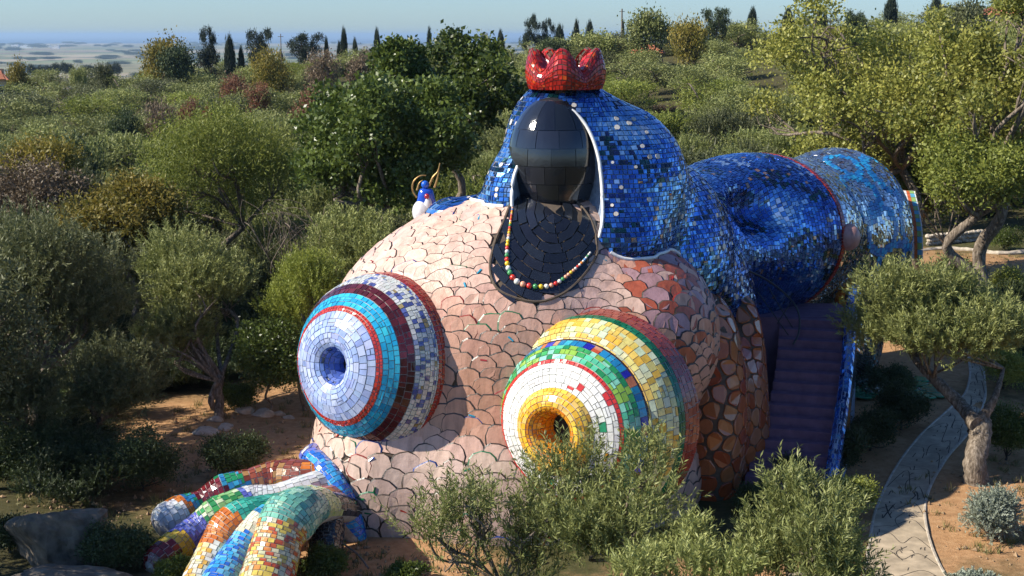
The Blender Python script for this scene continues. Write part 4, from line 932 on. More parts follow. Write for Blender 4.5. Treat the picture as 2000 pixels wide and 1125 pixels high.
# ------------------------------------------------------------------ plants
def crown_mesh(name, Rr, nl, ncl, nlf, leaf, seed, lobe=(.32,.5), spread=.62, csz=.16, up=.2, shoot=False, hollow=.55, aspect=.3, bottom=-.75):
    """leaf-sized faces in clumps on the lobes of an uneven crown"""
    r_ = np.random.default_rng(seed); Rr = np.array(Rr, float); mR = Rr.min()
    d = r_.normal(size=(nl,3)); d /= np.linalg.norm(d, axis=1)[:,None]; d[:,2] = np.clip(d[:,2]+.12, bottom, 1)
    Lc = d*Rr*(spread*(.55+.6*r_.random((nl,1)))); Lr = mR*r_.uniform(*lobe, nl); Lc[0] = 0; Lr[0] = mR*.6
    k = r_.choice(nl, ncl, p=(Lr**2)/(Lr**2).sum()); cd_ = r_.normal(size=(ncl,3)); cd_ /= np.linalg.norm(cd_, axis=1)[:,None]; cd_[:,2] = np.where(cd_[:,2] < -.4, -cd_[:,2]*r_.random(ncl), cd_[:,2])
    sc3 = Rr/mR; Cc = Lc[k]+cd_*Lr[k][:,None]*(hollow+(1.12-hollow)*r_.random((ncl,1))**.6)*np.sqrt(sc3)
    cs = csz*mR*r_.uniform(.6, 1.3, ncl); n = ncl*nlf; ki = np.repeat(np.arange(ncl), nlf)
    if shoot:
        sd = cd_*.75+r_.normal(size=(ncl,3))*.45+np.array([0,0,up*2]); sd /= np.linalg.norm(sd, axis=1)[:,None]
        tt = np.tile(np.linspace(.05, 1, nlf), ncl); p = Cc[ki]+sd[ki]*(tt*2.0*cs[ki])[:,None]
        q = r_.normal(size=(n,3)); q -= (q*sd[ki]).sum(1)[:,None]*sd[ki]; q /= np.linalg.norm(q, axis=1)[:,None]; dr = sd[ki]*.75+q*.75
    else:
        p = Cc[ki]+r_.normal(size=(n,3))*cs[ki][:,None]*.62; dr = r_.normal(size=(n,3))+cd_[ki]*.5+np.array([0,0,up])
    dr /= np.linalg.norm(dr, axis=1)[:,None]
    sd2 = np.cross(dr, r_.normal(size=(n,3))+np.array([0,0,.0])); sd2 /= np.linalg.norm(sd2, axis=1)[:,None]
    if not shoot:   # leaves lie rather flat towards the light
        sd2 = np.cross(dr, cd_[ki]*.6+r_.normal(size=(n,3))*.7); sd2 /= np.linalg.norm(sd2, axis=1)[:,None]
    L_ = leaf*r_.uniform(.65, 1.25, n)[:,None]; w_ = L_*aspect
    v = np.stack([p, p+dr*L_*.45+sd2*w_*.5, p+dr*L_, p+dr*L_*.45-sd2*w_*.5], 1)
    mb = MB(); clump_t = r_.random(ncl); lobe_t = r_.random(nl)
    col = np.zeros((n,3)); col[:,0] = np.clip(.45*clump_t[ki]+.25*lobe_t[k][ki]+.45*r_.random(n)-.05, 0, 1); col[:,1] = np.clip(.3+.4*r_.random(n)+.3*(clump_t[ki]-.5), 0, 1)
    mb.add(v.reshape(-1,3), np.arange(n*4).reshape(-1,4), col)
    if shoot:   # fine twigs
        e = Cc+sd*2.0*cs[:,None]; st_ = Cc-sd*cs[:,None]*.8; a = np.cross(sd, [0,0,1.]); a /= np.linalg.norm(a, axis=1)[:,None]+1e-9; w2 = .006
        b = np.cross(sd, a); tv = np.stack([st_+a*w2*1.6, st_-a*w2*1.6, e-a*w2*.4, e+a*w2*.4], 1); mb.add(tv.reshape(-1,3), np.arange(ncl*4).reshape(-1,4), (.3,.2,0))
    me = mb.mesh(name); return me, Lc, Lr, Cc
def trunk_mesh(name, base, fork, r0, targets, bend=.15, seed=0, minr=.02, twigs=None):
    r_ = np.random.default_rng(seed); mb = MB(); base = np.array(base, float); fork = np.array(fork, float)
    m1 = base*.6+fork*.4+np.array([r_.normal()*bend, r_.normal()*bend, 0]); m2 = base*.3+fork*.7+np.array([r_.normal()*bend, r_.normal()*bend, 0])
    pth = smooth_path([base-np.array([0,0,.3]), base, m1, m2, fork], 5); rr = np.interp(np.linspace(0,1,len(pth)), [0,.12,.3,.7,1], [r0*1.7, r0*1.35, r0, r0*.85, r0*.72])
    tube(mb, pth, rr, 10, None, .28)
    for q in targets:
        q = np.array(q, float); L = np.linalg.norm(q-fork); md = fork*.5+q*.5+r_.normal(size=3)*L*.13+np.array([0,0,-L*.02])
        md2 = fork*.2+q*.8+r_.normal(size=3)*L*.10; ph = smooth_path([fork, md, md2, q], 4); tube(mb, ph, np.linspace(r0*.5, max(minr, r0*.08), len(ph)), 6, None, .2)
        if twigs is not None and len(twigs):
            near = twigs[np.argsort(np.linalg.norm(twigs-md2, axis=1))[:7]]
            for w_ in near:
                mm = (md2+w_)/2+r_.normal(size=3)*.06*L; tube(mb, smooth_path([md2*.6+md*.4, mm, w_], 3), np.linspace(max(minr,r0*.13), minr*.5, 7), 4)
    return mb.mesh(name, True)
def make_tree(name, base, crown_c, Rr, mat, label, cat='tree', group=None, leaf=.12, nl=14, ncl=900, nlf=40, seed=1, r0=.2, fork=None, bark='bark', ntg=9, **kw):
    base = np.array(base, float); cc = np.array(crown_c, float)-base
    me, Lc, Lr, Cc = crown_mesh('crown', Rr, nl, ncl, nlf, leaf, seed, **kw); me.materials.append(M[mat])
    rt = empty(name, base); prop(rt, label, cat, group); c = link('crown', me, rt); c.location = cc
    fk = cc*np.array([.5,.5,1])-np.array([0,0,Rr[2]*.75]) if fork is None else np.array(fork)-base
    fk[2] = max(fk[2], .4); ids = np.argsort(-np.linalg.norm(Lc, axis=1))[:ntg]
    tm = trunk_mesh('trunk', (0,0,0), fk, r0, [Lc[i]+cc for i in ids], .12*fk[2], seed, .02, Cc+cc); tm.materials.append(M[bark]); link('trunk', tm, rt)
    return rt
def px_tree(name, px, py, Y, hw, hh, bpx, mat, label, dist=None, bY=None, zoff=0, depth=1.0, **kw):
    """a tree whose crown stands at distance Y; px etc. only give its place and size in metres"""
    c = W(px, py, Y); s = Y/F; bx = W(bpx, py, Y)[0]; by = Y if bY is None else bY
    base = (bx, by, hgt(bx, by)+zoff); return make_tree(name, base, c, (hw*s, hw*s*depth, hh*s), mat, label, **kw)

# the near trees and shrubs one by one
px_tree('broadleaf_tree', 770, 300, 66, 150, 135, 735, 'leaf_oak', 'large dark green broadleaf tree with glossy leaves behind the pink shoulder', leaf=.24, nl=34, ncl=1500, nlf=26, seed=3, r0=.28, csz=.14, lobe=(.18,.34), spread=1.0, aspect=.62)
px_tree('broadleaf_tree', 870, 190, 74, 140, 100, 800, 'leaf_oak', 'tall open-crowned broadleaf tree behind the dark one, left of the blue hood', leaf=.26, nl=26, ncl=900, nlf=24, seed=4, r0=.25, csz=.14, lobe=(.16,.32), spread=1.05, aspect=.62)
px_tree('broadleaf_tree', 785, 130, 73, 55, 85, 790, 'leaf_oak', 'slender broadleaf tree whose tip rises highest above the horizon left of the sculpture', leaf=.24, nl=12, ncl=420, nlf=22, seed=5, r0=.16, csz=.2, spread=.8, aspect=.6)
px_tree('feathery_tree', 430, 355, 74, 155, 120, 515, 'leaf_lime', 'yellow-green feathery tree with rounded crown in the middle of the left grove', leaf=.22, nl=22, ncl=1500, nlf=30, seed=6, r0=.2, csz=.16, bark='bark', spread=.75, aspect=.22, up=.6)
px_tree('olive_tree', 405, 555, 58, 150, 105, 452, 'leaf_olive', 'olive tree with forked trunk standing on the sandy clearing', leaf=.16, nl=20, ncl=1700, nlf=24, seed=7, r0=.2, bY=54.5, fork=WZ(432,735,1.6) , csz=.15, shoot=True, up=.5, aspect=.24)
px_tree('olive_tree', 350, 660, 56, 100, 70, 440, 'leaf_olive', 'low spreading olive bough leaning left over the sandy clearing', leaf=.16, nl=16, ncl=1000, nlf=22, seed=8, r0=.14, bY=55, fork=WZ(425,745,1.5), csz=.17, shoot=True, up=.4, aspect=.24)
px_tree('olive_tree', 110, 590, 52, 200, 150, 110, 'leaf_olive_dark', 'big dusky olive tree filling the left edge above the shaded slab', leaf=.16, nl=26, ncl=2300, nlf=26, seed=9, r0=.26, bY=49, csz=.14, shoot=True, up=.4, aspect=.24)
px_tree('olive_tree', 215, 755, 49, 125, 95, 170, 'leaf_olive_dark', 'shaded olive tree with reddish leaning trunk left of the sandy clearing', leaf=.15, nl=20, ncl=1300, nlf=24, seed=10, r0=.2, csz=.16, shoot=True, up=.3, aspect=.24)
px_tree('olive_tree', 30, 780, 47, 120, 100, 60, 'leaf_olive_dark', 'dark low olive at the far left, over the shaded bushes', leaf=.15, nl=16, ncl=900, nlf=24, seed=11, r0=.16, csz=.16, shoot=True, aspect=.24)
px_tree('yellowing_tree', 232, 445, 66, 125, 115, 250, 'leaf_yellow', 'yellow and orange turning broadleaf tree left of the feathery tree', leaf=.20, nl=20, ncl=1100, nlf=26, seed=12, r0=.16, csz=.17, aspect=.5)
px_tree('yellowing_tree', 45, 420, 72, 120, 110, 60, 'leaf_tan', 'brownish thinning tree at the left edge behind the dusky olive', leaf=.2, nl=20, ncl=900, nlf=24, seed=13, r0=.18, csz=.17, aspect=.45)
px_tree('yellowing_tree', 90, 345, 84, 90, 70, 95, 'leaf_yellow', 'small orange-tinged tree in the left grove above the brownish one', leaf=.22, nl=16, ncl=600, nlf=22, seed=14, r0=.16, csz=.2, aspect=.45)
px_tree('olive_tree', 690, 500, 60, 95, 75, 680, 'leaf_olive', 'grey olive tree just left of the pink shoulder, under the dark broadleaf', leaf=.16, nl=14, ncl=900, nlf=22, seed=15, r0=.14, csz=.2, shoot=True, up=.6, aspect=.24)
px_tree('shrub', 585, 590, 56, 85, 95, 590, 'leaf_lime', 'olive-green upright shrub touching the lavender domed bay', 'shrub', leaf=.15, nl=14, ncl=1000, nlf=22, seed=16, r0=.08, csz=.2, shoot=True, up=.8, aspect=.24)
px_tree('shrub', 525, 700, 55, 90, 80, 520, 'leaf_oak', 'bright green leafy shrub right of the forked olive trunk', cat='shrub', leaf=.14, nl=14, ncl=900, nlf=22, seed=17, r0=.06, csz=.2, aspect=.5)
px_tree('pale_oak', 1740, 205, 76, 205, 165, 1795, 'leaf_pale', 'large pale yellow-green oak with bare twigs showing, on the right behind the mirrored end', leaf=.22, nl=44, ncl=1700, nlf=20, seed=18, r0=.3, csz=.12, lobe=(.14,.28), spread=1.05, aspect=.6, hollow=.4, ntg=22)
px_tree('pale_oak', 1925, 200, 70, 150, 170, 1960, 'leaf_pale', 'pale yellow-green oak at the right edge with a leaning dark trunk', leaf=.22, nl=36, ncl=1300, nlf=20, seed=19, r0=.36, csz=.12, lobe=(.15,.3), spread=1.0, aspect=.6, hollow=.4, ntg=18)
px_tree('pale_oak', 1640, 110, 92, 75, 60, 1640, 'leaf_pale', 'smaller pale oak left of the large one, under the ridge cypress', leaf=.26, nl=18, ncl=700, nlf=20, seed=20, r0=.2, csz=.17, aspect=.6)
px_tree('broadleaf_tree', 1900, 350, 67, 150, 95, 1930, 'leaf_lime', 'shaded green tree under the pale oaks beside the sandy path', leaf=.2, nl=18, ncl=1100, nlf=22, seed=21, r0=.3, csz=.18, aspect=.5)
px_tree('broadleaf_tree', 1800, 360, 78, 100, 90, 1810, 'leaf_oak', 'dark green tree just behind the striped edge of the mirrored end', leaf=.2, nl=14, ncl=800, nlf=22, seed=22, r0=.22, csz=.18, aspect=.5)
# olive by the path with its pale twisted trunk
ob = WZ(1905, 945, 0.0); t9 = make_tree('olive_tree', ob, W(1825, 640, 46.5), (3.3, 2.6, 1.75), 'leaf_olive', 'olive tree with a thick pale twisted trunk leaning over the path', leaf=.17, nl=26, ncl=3400, nlf=26, seed=23, r0=.0001, csz=.19, shoot=True, up=.5, aspect=.22, ntg=1)
for ch in list(t9.children):
    if ch.name.startswith('trunk'): bpy.data.objects.remove(ch)
mb = MB(); o_ = np.array(ob); rel = lambda *a: np.array(WZ(a[0], a[1], a[2]))-o_
tk = smooth_path([(0,0,-.3),(0,0,.1), rel(1905,895,.9), rel(1915,850,1.55), rel(1908,815,2.1)], 7); tube(mb, tk, np.interp(np.linspace(0,1,len(tk)),[0,.15,.5,.85,1],[.62,.45,.36,.40,.42]), 18, None, .22)
l1 = smooth_path([rel(1908,830,1.95), rel(1880,795,2.3), rel(1840,755,2.9), rel(1800,715,3.5), rel(1770,670,4.2)], 7); tube(mb, l1, np.linspace(.27,.12,len(l1)), 12, None, .25)
l2 = smooth_path([rel(1912,825,1.95), rel(1930,800,2.4), rel(1945,770,2.9), rel(1960,720,3.6)], 7); tube(mb, l2, np.linspace(.22,.06,len(l2)), 10, None, .25)
cc9 = np.array(W(1815,635,46.5))-o_; r9 = np.random.default_rng(5)
for i_ in range(22):
    st_ = l1[int(r9.integers(len(l1)//2, len(l1)))] if i_ < 15 else l2[-1]; q = cc9+r9.normal(size=3)*np.array([1.5,1.1,.55]); tube(mb, smooth_path([st_, (st_+q)/2+r9.normal(size=3)*.2, q], 4), np.linspace(.06,.015,9), 5)
link('trunk', mb.mesh('trunk', True), t9, M['bark'])
make_tree('olive_tree', (-17.8, 37.2, 0), (-17.8, 37.2, 4.8), (3.2,3.2,2.8), 'leaf_olive_dark', 'unseen olive added beyond the left edge to shade the grey boulder', leaf=.2, nl=16, ncl=900, nlf=20, seed=71, r0=.2, csz=.2, aspect=.3)  # unseen tree, added for the shade it casts on the boulder
make_tree('olive_tree', (-18.0, 45.5, 0), (-18, 45.5, 5.2), (3.0,3.0,2.6), 'leaf_olive_dark', 'unseen olive added for shade beyond the left edge beside the dark bushes', leaf=.2, nl=16, ncl=900, nlf=20, seed=72, r0=.2, csz=.2, aspect=.3)  # second unseen tree, added to darken the lower left with its shade
# the two olives right in front
px_tree('olive_tree', 1195, 1010, 28, 170, 120, 1240, 'leaf_olive', 'young olive tree in front of the yellow domed bay, its sprays crossing the mosaic', leaf=.14, nl=20, ncl=900, nlf=20, seed=31, r0=.09, csz=.22, shoot=True, up=.6, aspect=.2, lobe=(.25,.5), ntg=14, hollow=.2, spread=.85)
px_tree('olive_tree', 960, 1060, 28, 150, 125, 1000, 'leaf_olive', 'thin young olive with open sprays in front of the pink foot, left of the other', leaf=.14, nl=18, ncl=430, nlf=20, seed=32, r0=.07, csz=.24, shoot=True, up=.6, aspect=.2, lobe=(.25,.5), ntg=14, hollow=.2, spread=.9)
px_tree('olive_tree', 1560, 1090, 25, 170, 125, 1560, 'leaf_olive', 'bushy young olive in the foreground between the pink wall and the path', leaf=.13, nl=20, ncl=1150, nlf=20, seed=33, r0=.10, csz=.22, shoot=True, up=.9, aspect=.2, lobe=(.25,.5), ntg=14, hollow=.2, spread=.85)
px_tree('olive_tree', 1350, 1130, 25.5, 170, 80, 1350, 'leaf_olive', 'low foreground olive filling the gap between the two front olives', leaf=.13, nl=14, ncl=560, nlf=20, seed=34, r0=.07, csz=.24, shoot=True, up=.9, aspect=.2, hollow=.2, spread=.85)

def bush(px, py_base, hw, h, mat, label, seed, z=None, leaf=.12, n=700, cat='shrub', name='shrub', aspect=.45, shoot=False, **kw):
    b = ground_at(px, py_base); s = b[1]/F; Rr = (hw*s, hw*s*.85, h*s*.55)
    me, Lc, Lr, Cc = crown_mesh('crown', Rr, 12, n, 22, leaf, seed, csz=.24, aspect=aspect, bottom=-.2, shoot=shoot, **kw); me.materials.append(M[mat])
    rt = empty(name, b); prop(rt, label, cat); c = link('crown', me, rt); c.location = (0,0,Rr[2]*.75)
    ids = range(6); tm = trunk_mesh('stem', (0,0,0), (0,0,.15), .045, [Lc[i]+np.array([0,0,Rr[2]*.75]) for i in ids], .02, seed, .012); tm.materials.append(M['dark_bark']); link('stem', tm, rt); return rt
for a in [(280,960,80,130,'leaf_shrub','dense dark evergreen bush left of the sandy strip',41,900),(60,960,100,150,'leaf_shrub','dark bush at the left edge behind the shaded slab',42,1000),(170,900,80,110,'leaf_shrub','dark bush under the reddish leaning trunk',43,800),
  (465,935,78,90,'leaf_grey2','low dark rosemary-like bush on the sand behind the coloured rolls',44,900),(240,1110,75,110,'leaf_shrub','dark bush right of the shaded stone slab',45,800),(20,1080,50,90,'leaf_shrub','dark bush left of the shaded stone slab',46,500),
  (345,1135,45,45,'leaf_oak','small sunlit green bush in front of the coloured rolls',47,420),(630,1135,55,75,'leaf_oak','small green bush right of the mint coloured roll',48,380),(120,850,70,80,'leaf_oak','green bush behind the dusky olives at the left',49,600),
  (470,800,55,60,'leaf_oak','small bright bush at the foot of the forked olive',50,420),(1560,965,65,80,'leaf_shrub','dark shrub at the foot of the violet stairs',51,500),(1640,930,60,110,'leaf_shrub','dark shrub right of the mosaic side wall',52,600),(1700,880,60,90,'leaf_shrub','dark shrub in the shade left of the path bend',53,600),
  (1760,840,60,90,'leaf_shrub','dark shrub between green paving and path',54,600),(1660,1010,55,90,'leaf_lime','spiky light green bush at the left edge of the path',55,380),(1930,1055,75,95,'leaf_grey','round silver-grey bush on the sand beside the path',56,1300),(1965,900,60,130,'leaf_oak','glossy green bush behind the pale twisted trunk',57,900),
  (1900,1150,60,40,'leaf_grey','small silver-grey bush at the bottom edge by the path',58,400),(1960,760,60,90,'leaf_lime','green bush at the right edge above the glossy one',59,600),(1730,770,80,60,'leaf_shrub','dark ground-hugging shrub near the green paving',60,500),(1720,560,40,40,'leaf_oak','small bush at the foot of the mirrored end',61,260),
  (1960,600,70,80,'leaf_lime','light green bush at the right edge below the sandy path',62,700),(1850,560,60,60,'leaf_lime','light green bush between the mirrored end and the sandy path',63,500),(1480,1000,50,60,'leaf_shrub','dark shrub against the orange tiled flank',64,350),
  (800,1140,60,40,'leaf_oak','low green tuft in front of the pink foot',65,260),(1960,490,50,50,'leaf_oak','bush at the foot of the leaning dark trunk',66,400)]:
    px_, py_, hw_, h_, mt_, lb_, sd_, n_ = a
    if mt_ == 'leaf_grey2': mt_ = 'leaf_shrub'
    bush(px_, py_, hw_, h_, mt_, lb_, sd_, n=n_, leaf=.10 if mt_ != 'leaf_grey' else .075, aspect=.42, shoot=(mt_ == 'leaf_grey'))

# ---- prototypes for the trees further off, one metre high and one wide; their copies share meshes
PROT = {}
def proto(key, Rr, cz, leaf, nl, ncl, nlf, seed, r0, bark='bark', mat='leaf_olive', variants=3, **kw):
    PROT[key] = []
    for q in range(variants):
        me, Lc, Lr, Cc = crown_mesh(key+'_crown', Rr, nl, ncl, nlf, leaf, seed+q*17, **kw); me.materials.append(M[mat])
        ids = np.argsort(-np.linalg.norm(Lc, axis=1))[:6]; cc = np.array([0,0,cz])
        tm = trunk_mesh(key+'_trunk', (0,0,-.04), (0,0,max(.08, cz-Rr[2]*.8)), r0, [Lc[i]+cc for i in ids], .03, seed+q, .006); tm.materials.append(M[bark])
        PROT[key].append((me, tm, cz))
proto('olive_mid', (.5,.5,.40), .60, .034, 20, 900, 13, 100, .035, csz=.16, aspect=.28, up=.7, shoot=True, lobe=(.25,.45), spread=.8, variants=5)
proto('olive_far', (.5,.5,.40), .58, .046, 16, 520, 11, 200, .035, csz=.18, aspect=.34, up=.9, lobe=(.25,.45), spread=.8, variants=6)
proto('round_mid', (.5,.5,.42), .55, .045, 14, 560, 13, 300, .03, csz=.2, aspect=.5, variants=3, bark='dark_bark')
proto('round_far', (.5,.5,.42), .55, .05, 16, 460, 11, 400, .03, csz=.22, aspect=.55, variants=3, bark='dark_bark')
proto('cypress', (.5,.5,.5), .5, .11, 1, 420, 16, 500, .03, csz=.22, aspect=.3, up=1.5, hollow=.6, variants=3, bark='dark_bark', mat='leaf_cypress')
for me, tm, cz in PROT['cypress']:            # taper the column towards its tip
    n = len(me.vertices); v = np.zeros(n*3); me.vertices.foreach_get('co', v); v = v.reshape(-1,3); zz_ = np.clip((v[:,2]+.5), 0, 1.1)
    # stretch each side so that the outline is a narrow flame
    k_ = np.interp(zz_, [0,.1,.35,.7,.92,1.1], [.9,1.05,1.15,1.05,.85,.6]); v[:,0] *= k_; v[:,1] *= k_; v[:,2] = np.minimum(v[:,2], .5+.03*np.sin(v[:,0]*40)); me.vertices.foreach_set('co', v.ravel()); me.update()
proto('pine', (.5,.5,.38), .6, .06, 22, 520, 14, 600, .03, csz=.12, aspect=.25, lobe=(.16,.3), spread=1.0, variants=3, bark='dark_bark', mat='leaf_cypress')
proto('umbrella', (.5,.5,.2), .78, .06, 14, 400, 12, 700, .03, csz=.3, aspect=.35, lobe=(.5,.8), variants=2, bark='dark_bark', mat='leaf_cypress')
def plant(key, name, x, y, w, h, mat, label, cat='tree', group=None, z=None, rz=None):
    me, tm, cz = PROT[key][int(rng.integers(len(PROT[key])))]
    rt = empty(name, (x, y, hgt(x, y) if z is None else z), rng.random()*6.28 if rz is None else rz, (w, w, h)); prop(rt, label, cat, group)
    c = link('crown', me, rt); c.location = (0,0,cz); c.material_slots[0].link = 'OBJECT'; c.material_slots[0].material = M[mat]
    link('trunk', tm, rt); return rt
def sky_plant(key, name, px, top, wpx, hpx, Y, mat, label, cat='tree', group=None):
    s = Y/F; tp = W(px, top, Y); z0 = hgt(tp[0], Y); h = max(tp[2]-z0, hpx*s); return plant(key, name, tp[0], Y, wpx*s, h, mat, label, cat, group, z=tp[2]-h)
cyp = [(447,62,20,50,245,'large cypress left of the ridge, beside the round pine'),(470,86,12,28,250,'small cypress just right of the large left one'),(548,96,10,20,270,'tiny cypress by the thin pole on the left ridge'),
 (637,68,9,26,262,'slim low cypress left of the tall narrow one'),(671,48,12,50,262,'tall narrow cypress on the left ridge'),(662,76,9,22,268,'short cypress touching the tall narrow one on its left'),(693,70,10,26,266,'short pointed cypress right of the tall narrow one'),
 (736,50,12,42,262,'cypress at the left edge of the big broadleaf tree'),(838,47,9,28,280,'cypress tip showing over the broadleaf trees'),(978,54,13,34,280,'lone cypress left of the red cap on the ridge'),
 (1093,43,19,42,262,'broad cypress first of three right of the dark pines'),(1126,33,12,46,264,'slim pointed cypress second of three right of the dark pines'),(1119,56,8,22,262,'stub of a cypress against the slim pointed one'),(1152,36,16,42,260,'rounded cypress third of three right of the dark pines'),
 (1217,34,6,30,270,'narrow cypress against the old stone pole'),(1470,10,18,42,255,'blunt-topped cypress alone on the right ridge'),(1540,10,20,40,255,'full cypress between the blunt and the double one'),(1601,14,12,34,258,'left half of the pair of cypresses by the pale oak'),(1612,18,11,30,258,'right half of the pair of cypresses by the pale oak'),
 (1742,-14,24,52,255,'tall cypress cut by the top edge above the pale oak'),(1830,-10,24,48,262,'wide dark cypress above the pale oak near the villa')]
for a in cyp: sky_plant('cypress', 'cypress_tree', a[0], a[1]+1, a[2]*1.15, a[3], a[4], 'leaf_cypress', a[5], 'cypress')
for a in [('pine',407,66,48,46,248,'leaf_cypress','dark blue-green pine left of the large cypress'),('pine',508,57,54,55,250,'leaf_cypress','dark spreading pine right of the large cypress'),('pine',598,65,62,40,262,'leaf_cypress','low wide dark pine on the left ridge'),
  ('round_far',315,64,100,80,238,'leaf_yellow','tall airy eucalyptus at the seaward end of the ridge'),('round_far',342,76,86,58,232,'leaf_pine','rounded bright green stone pine beside the eucalyptus'),('pine',1036,40,40,42,262,'leaf_cypress','dark pine, taller of the pair before the three cypresses'),('pine',1066,47,36,34,262,'leaf_cypress','dark pine, lower of the pair before the three cypresses'),
  ('round_far',1268,20,110,80,235,'leaf_olive','big soft grey-green tree right of the old stone pole'),('round_far',1350,22,80,75,215,'leaf_yellow','yellow autumn tree with pale dead branches on the right ridge'),('pine',1400,16,62,50,240,'leaf_shrub','dark bushy tree next to the yellow autumn tree'),
  ('pine',1680,17,60,40,235,'leaf_pine','flat-topped green pine behind the pale oak'),('round_far',1165,52,100,60,240,'leaf_olive','grey-green thicket tree above the red cap'),('round_far',1080,66,70,46,235,'leaf_shrub','low dark green tree left of the red cap'),
  ('round_mid',465,145,78,75,185,'leaf_rust','rust-brown dried tree on the left slope'),('round_mid',500,160,56,60,180,'leaf_rust','smaller rust-brown tree merging with the dried one'),('round_mid',535,93,85,70,205,'leaf_yellow','golden-green tree above the rust-brown one'),
  ('round_mid',620,98,78,70,205,'leaf_tan','pinkish-brown rounded tree below the low pine'),('round_mid',708,92,70,72,200,'leaf_tan','pinkish-brown tree beside the tall broadleaf tip'),('round_mid',600,172,70,50,165,'leaf_rust','reddish bush tree half hidden in grey olives'),
  ('round_mid',310,190,80,50,150,'leaf_tan','brown thicket in the hollow of the left slope'),('round_mid',240,205,80,56,145,'leaf_shrub','dark thicket in the hollow of the left slope'),('round_mid',370,188,56,36,160,'leaf_rust','low red-brown bush in the hollow, right of the thicket'),('round_mid',402,200,36,24,150,'leaf_red','dark red bush below the brown thicket'),
  ('round_far',30,112,54,48,225,'leaf_yellow','feathery yellow-green tree by the red-roofed house'),('round_far',153,121,36,32,228,'leaf_olive','small pale tree on the seaward edge of the slope'),('round_mid',150,265,110,90,112,'leaf_shrub','dark green bushy tree in the left grove'),('round_mid',65,268,60,60,118,'leaf_rust','copper-leaved tree in the left grove'),
  ('round_far',945,68,30,34,262,'leaf_tan','pale grey-brown tree left of the lone cypress'),('round_far',880,60,80,60,240,'leaf_olive','grey-green tree behind the tall open-crowned broadleaf'),('round_far',730,90,90,50,225,'leaf_olive','grey tree behind the slender broadleaf'),
  ('round_far',1895,-10,100,70,205,'leaf_olive_dark','dark tree above the pale oaks near the villa'),('round_far',1985,20,60,60,190,'leaf_olive','grey olive-like tree in front of the villa'),('round_far',200,115,40,30,235,'leaf_olive_dark','dark green bush tree on the seaward edge')]:
    sky_plant(a[0], {'pine':'pine_tree'}.get(a[0], 'tree' if False else 'round_tree'), *a[1:6], a[6], a[7])

# grove of olives and scrub over the hillside
used = []
def free(x, y, d):
    for (a, b, r) in used:
        if (a-x)**2+(b-y)**2 < (d*.5+r*.5)**2: return False
    return True
def proj(P):
    q = np.array(P)-CAMP; dd = q[1]*CT-q[2]*ST; return 1000+F*q[0]/dd, 562.5-F*(q[1]*ST+q[2]*CT)/dd
cnt = 0; nb = {'near':0,'mid':0,'far':0}
order_ = []
for _ in range(9000):
    y = math.sqrt(rng.uniform(80**2, 268**2)); x = rng.uniform(-.40, .40)*y
    d = 4.6+y*.022
    if y < 125 and .155 < x/y < .42 and y < 92: continue
    if y < 100 and abs(x/y-.10) < .16 and y < 82: continue
    if not free(x, y, d): continue
    used.append((x, y, d)); order_.append((y, x, d))
order_.sort()
lab_near = 'grey-green olive tree, one of many on the nearer slope behind the sculpture'
lab_far = 'grey-green olive tree, one of many up the far slope under the ridge'
for i_, (y, x, d) in enumerate(order_[:300]):
    far = y > 150; s = rng.random(); left = x < 0
    mt = 'leaf_olive' if s < .68 else ('leaf_olive_dark' if s < .88 else 'leaf_lime')
    q__ = rng.uniform(.65, 1.2); h = min(d*.70, 5.3)*q__**.5; w = d*1.04*q__
    plant('olive_far' if far else 'olive_mid', 'olive_tree', x, y, w, h, mt, lab_far if far else lab_near, 'tree', 'olives of the far slope' if far else 'olives of the nearer slope')
rest = order_[300:]
def joined(name, items, key, mats, label=None):
    mb = MB()
    for (x, y, z, w, h) in items:
        me = PROT[key][int(rng.integers(len(PROT[key])))][0]; n = len(me.vertices); v = np.zeros(n*3); me.vertices.foreach_get('co', v); v = v.reshape(-1,3).copy(); v[:,2] += PROT[key][0][2]
        a = rng.random()*6.28; v = v@np.array([[math.cos(a), math.sin(a), 0],[-math.sin(a), math.cos(a), 0],[0,0,1]]); v = v*np.array([w,w,h])+np.array([x,y,z])
        c = np.zeros((n//4,3)); c[:,0] = np.clip(rng.random(n//4)*.6+rng.random()*.4, 0, 1); c[:,1] = np.clip(rng.random()*.7+rng.random(n//4)*.3, 0, 1); mb.add(v, np.arange(n).reshape(-1,4), c)
    if mb.n: return prop(mb.obj(name, M[mats]), label, kind='stuff')
print('olives', len(order_))
if rest: joined('olive_woods', [(x, y, hgt(x, y), d*1.2, 4.4) for y, x, d in rest], 'olive_far', 'leaf_olive', 'far olive woods merging into one canopy under the ridge')
PROT_N = proto('olive_near', (.5,.5,.38), .58, .030, 20, 1100, 18, 800, .035, csz=.17, aspect=.28, shoot=True, up=.4, variants=3, spread=.75)
near_labs = iter(['olive in the dim grove below the feathery tree','olive behind the grey olive by the pink shoulder','olive between the dark broadleaf and the feathery tree','olive behind the yellow turning tree','olive at the back of the left grove beside the copper tree','olive in the hollow left of the feathery tree','silvery olive above the brownish thinning tree','olive above the forked sandy-clearing olive','olive under the crown of the dark broadleaf','olive left of the blue and white ornament','olive at the left edge beyond the brownish tree','olive right behind the feathery tree'])
for (px_, py_, Y_, w_) in [(330,500,68,5.5),(650,430,72,5.5),(575,430,76,6),(160,330,88,6.5),(20,300,92,6.5),(290,330,86,6),(110,470,70,6),(560,480,68,5),(700,420,80,6),(640,350,86,6),(5,420,64,5),(500,300,92,7)]:
    q_ = W(px_, py_, Y_); z0_ = hgt(q_[0], Y_); plant('olive_near', 'olive_tree', q_[0], Y_, w_, max(3.5, q_[2]-z0_), ['leaf_olive','leaf_olive_dark','leaf_olive'][int(rng.integers(3))], next(near_labs))
it = []
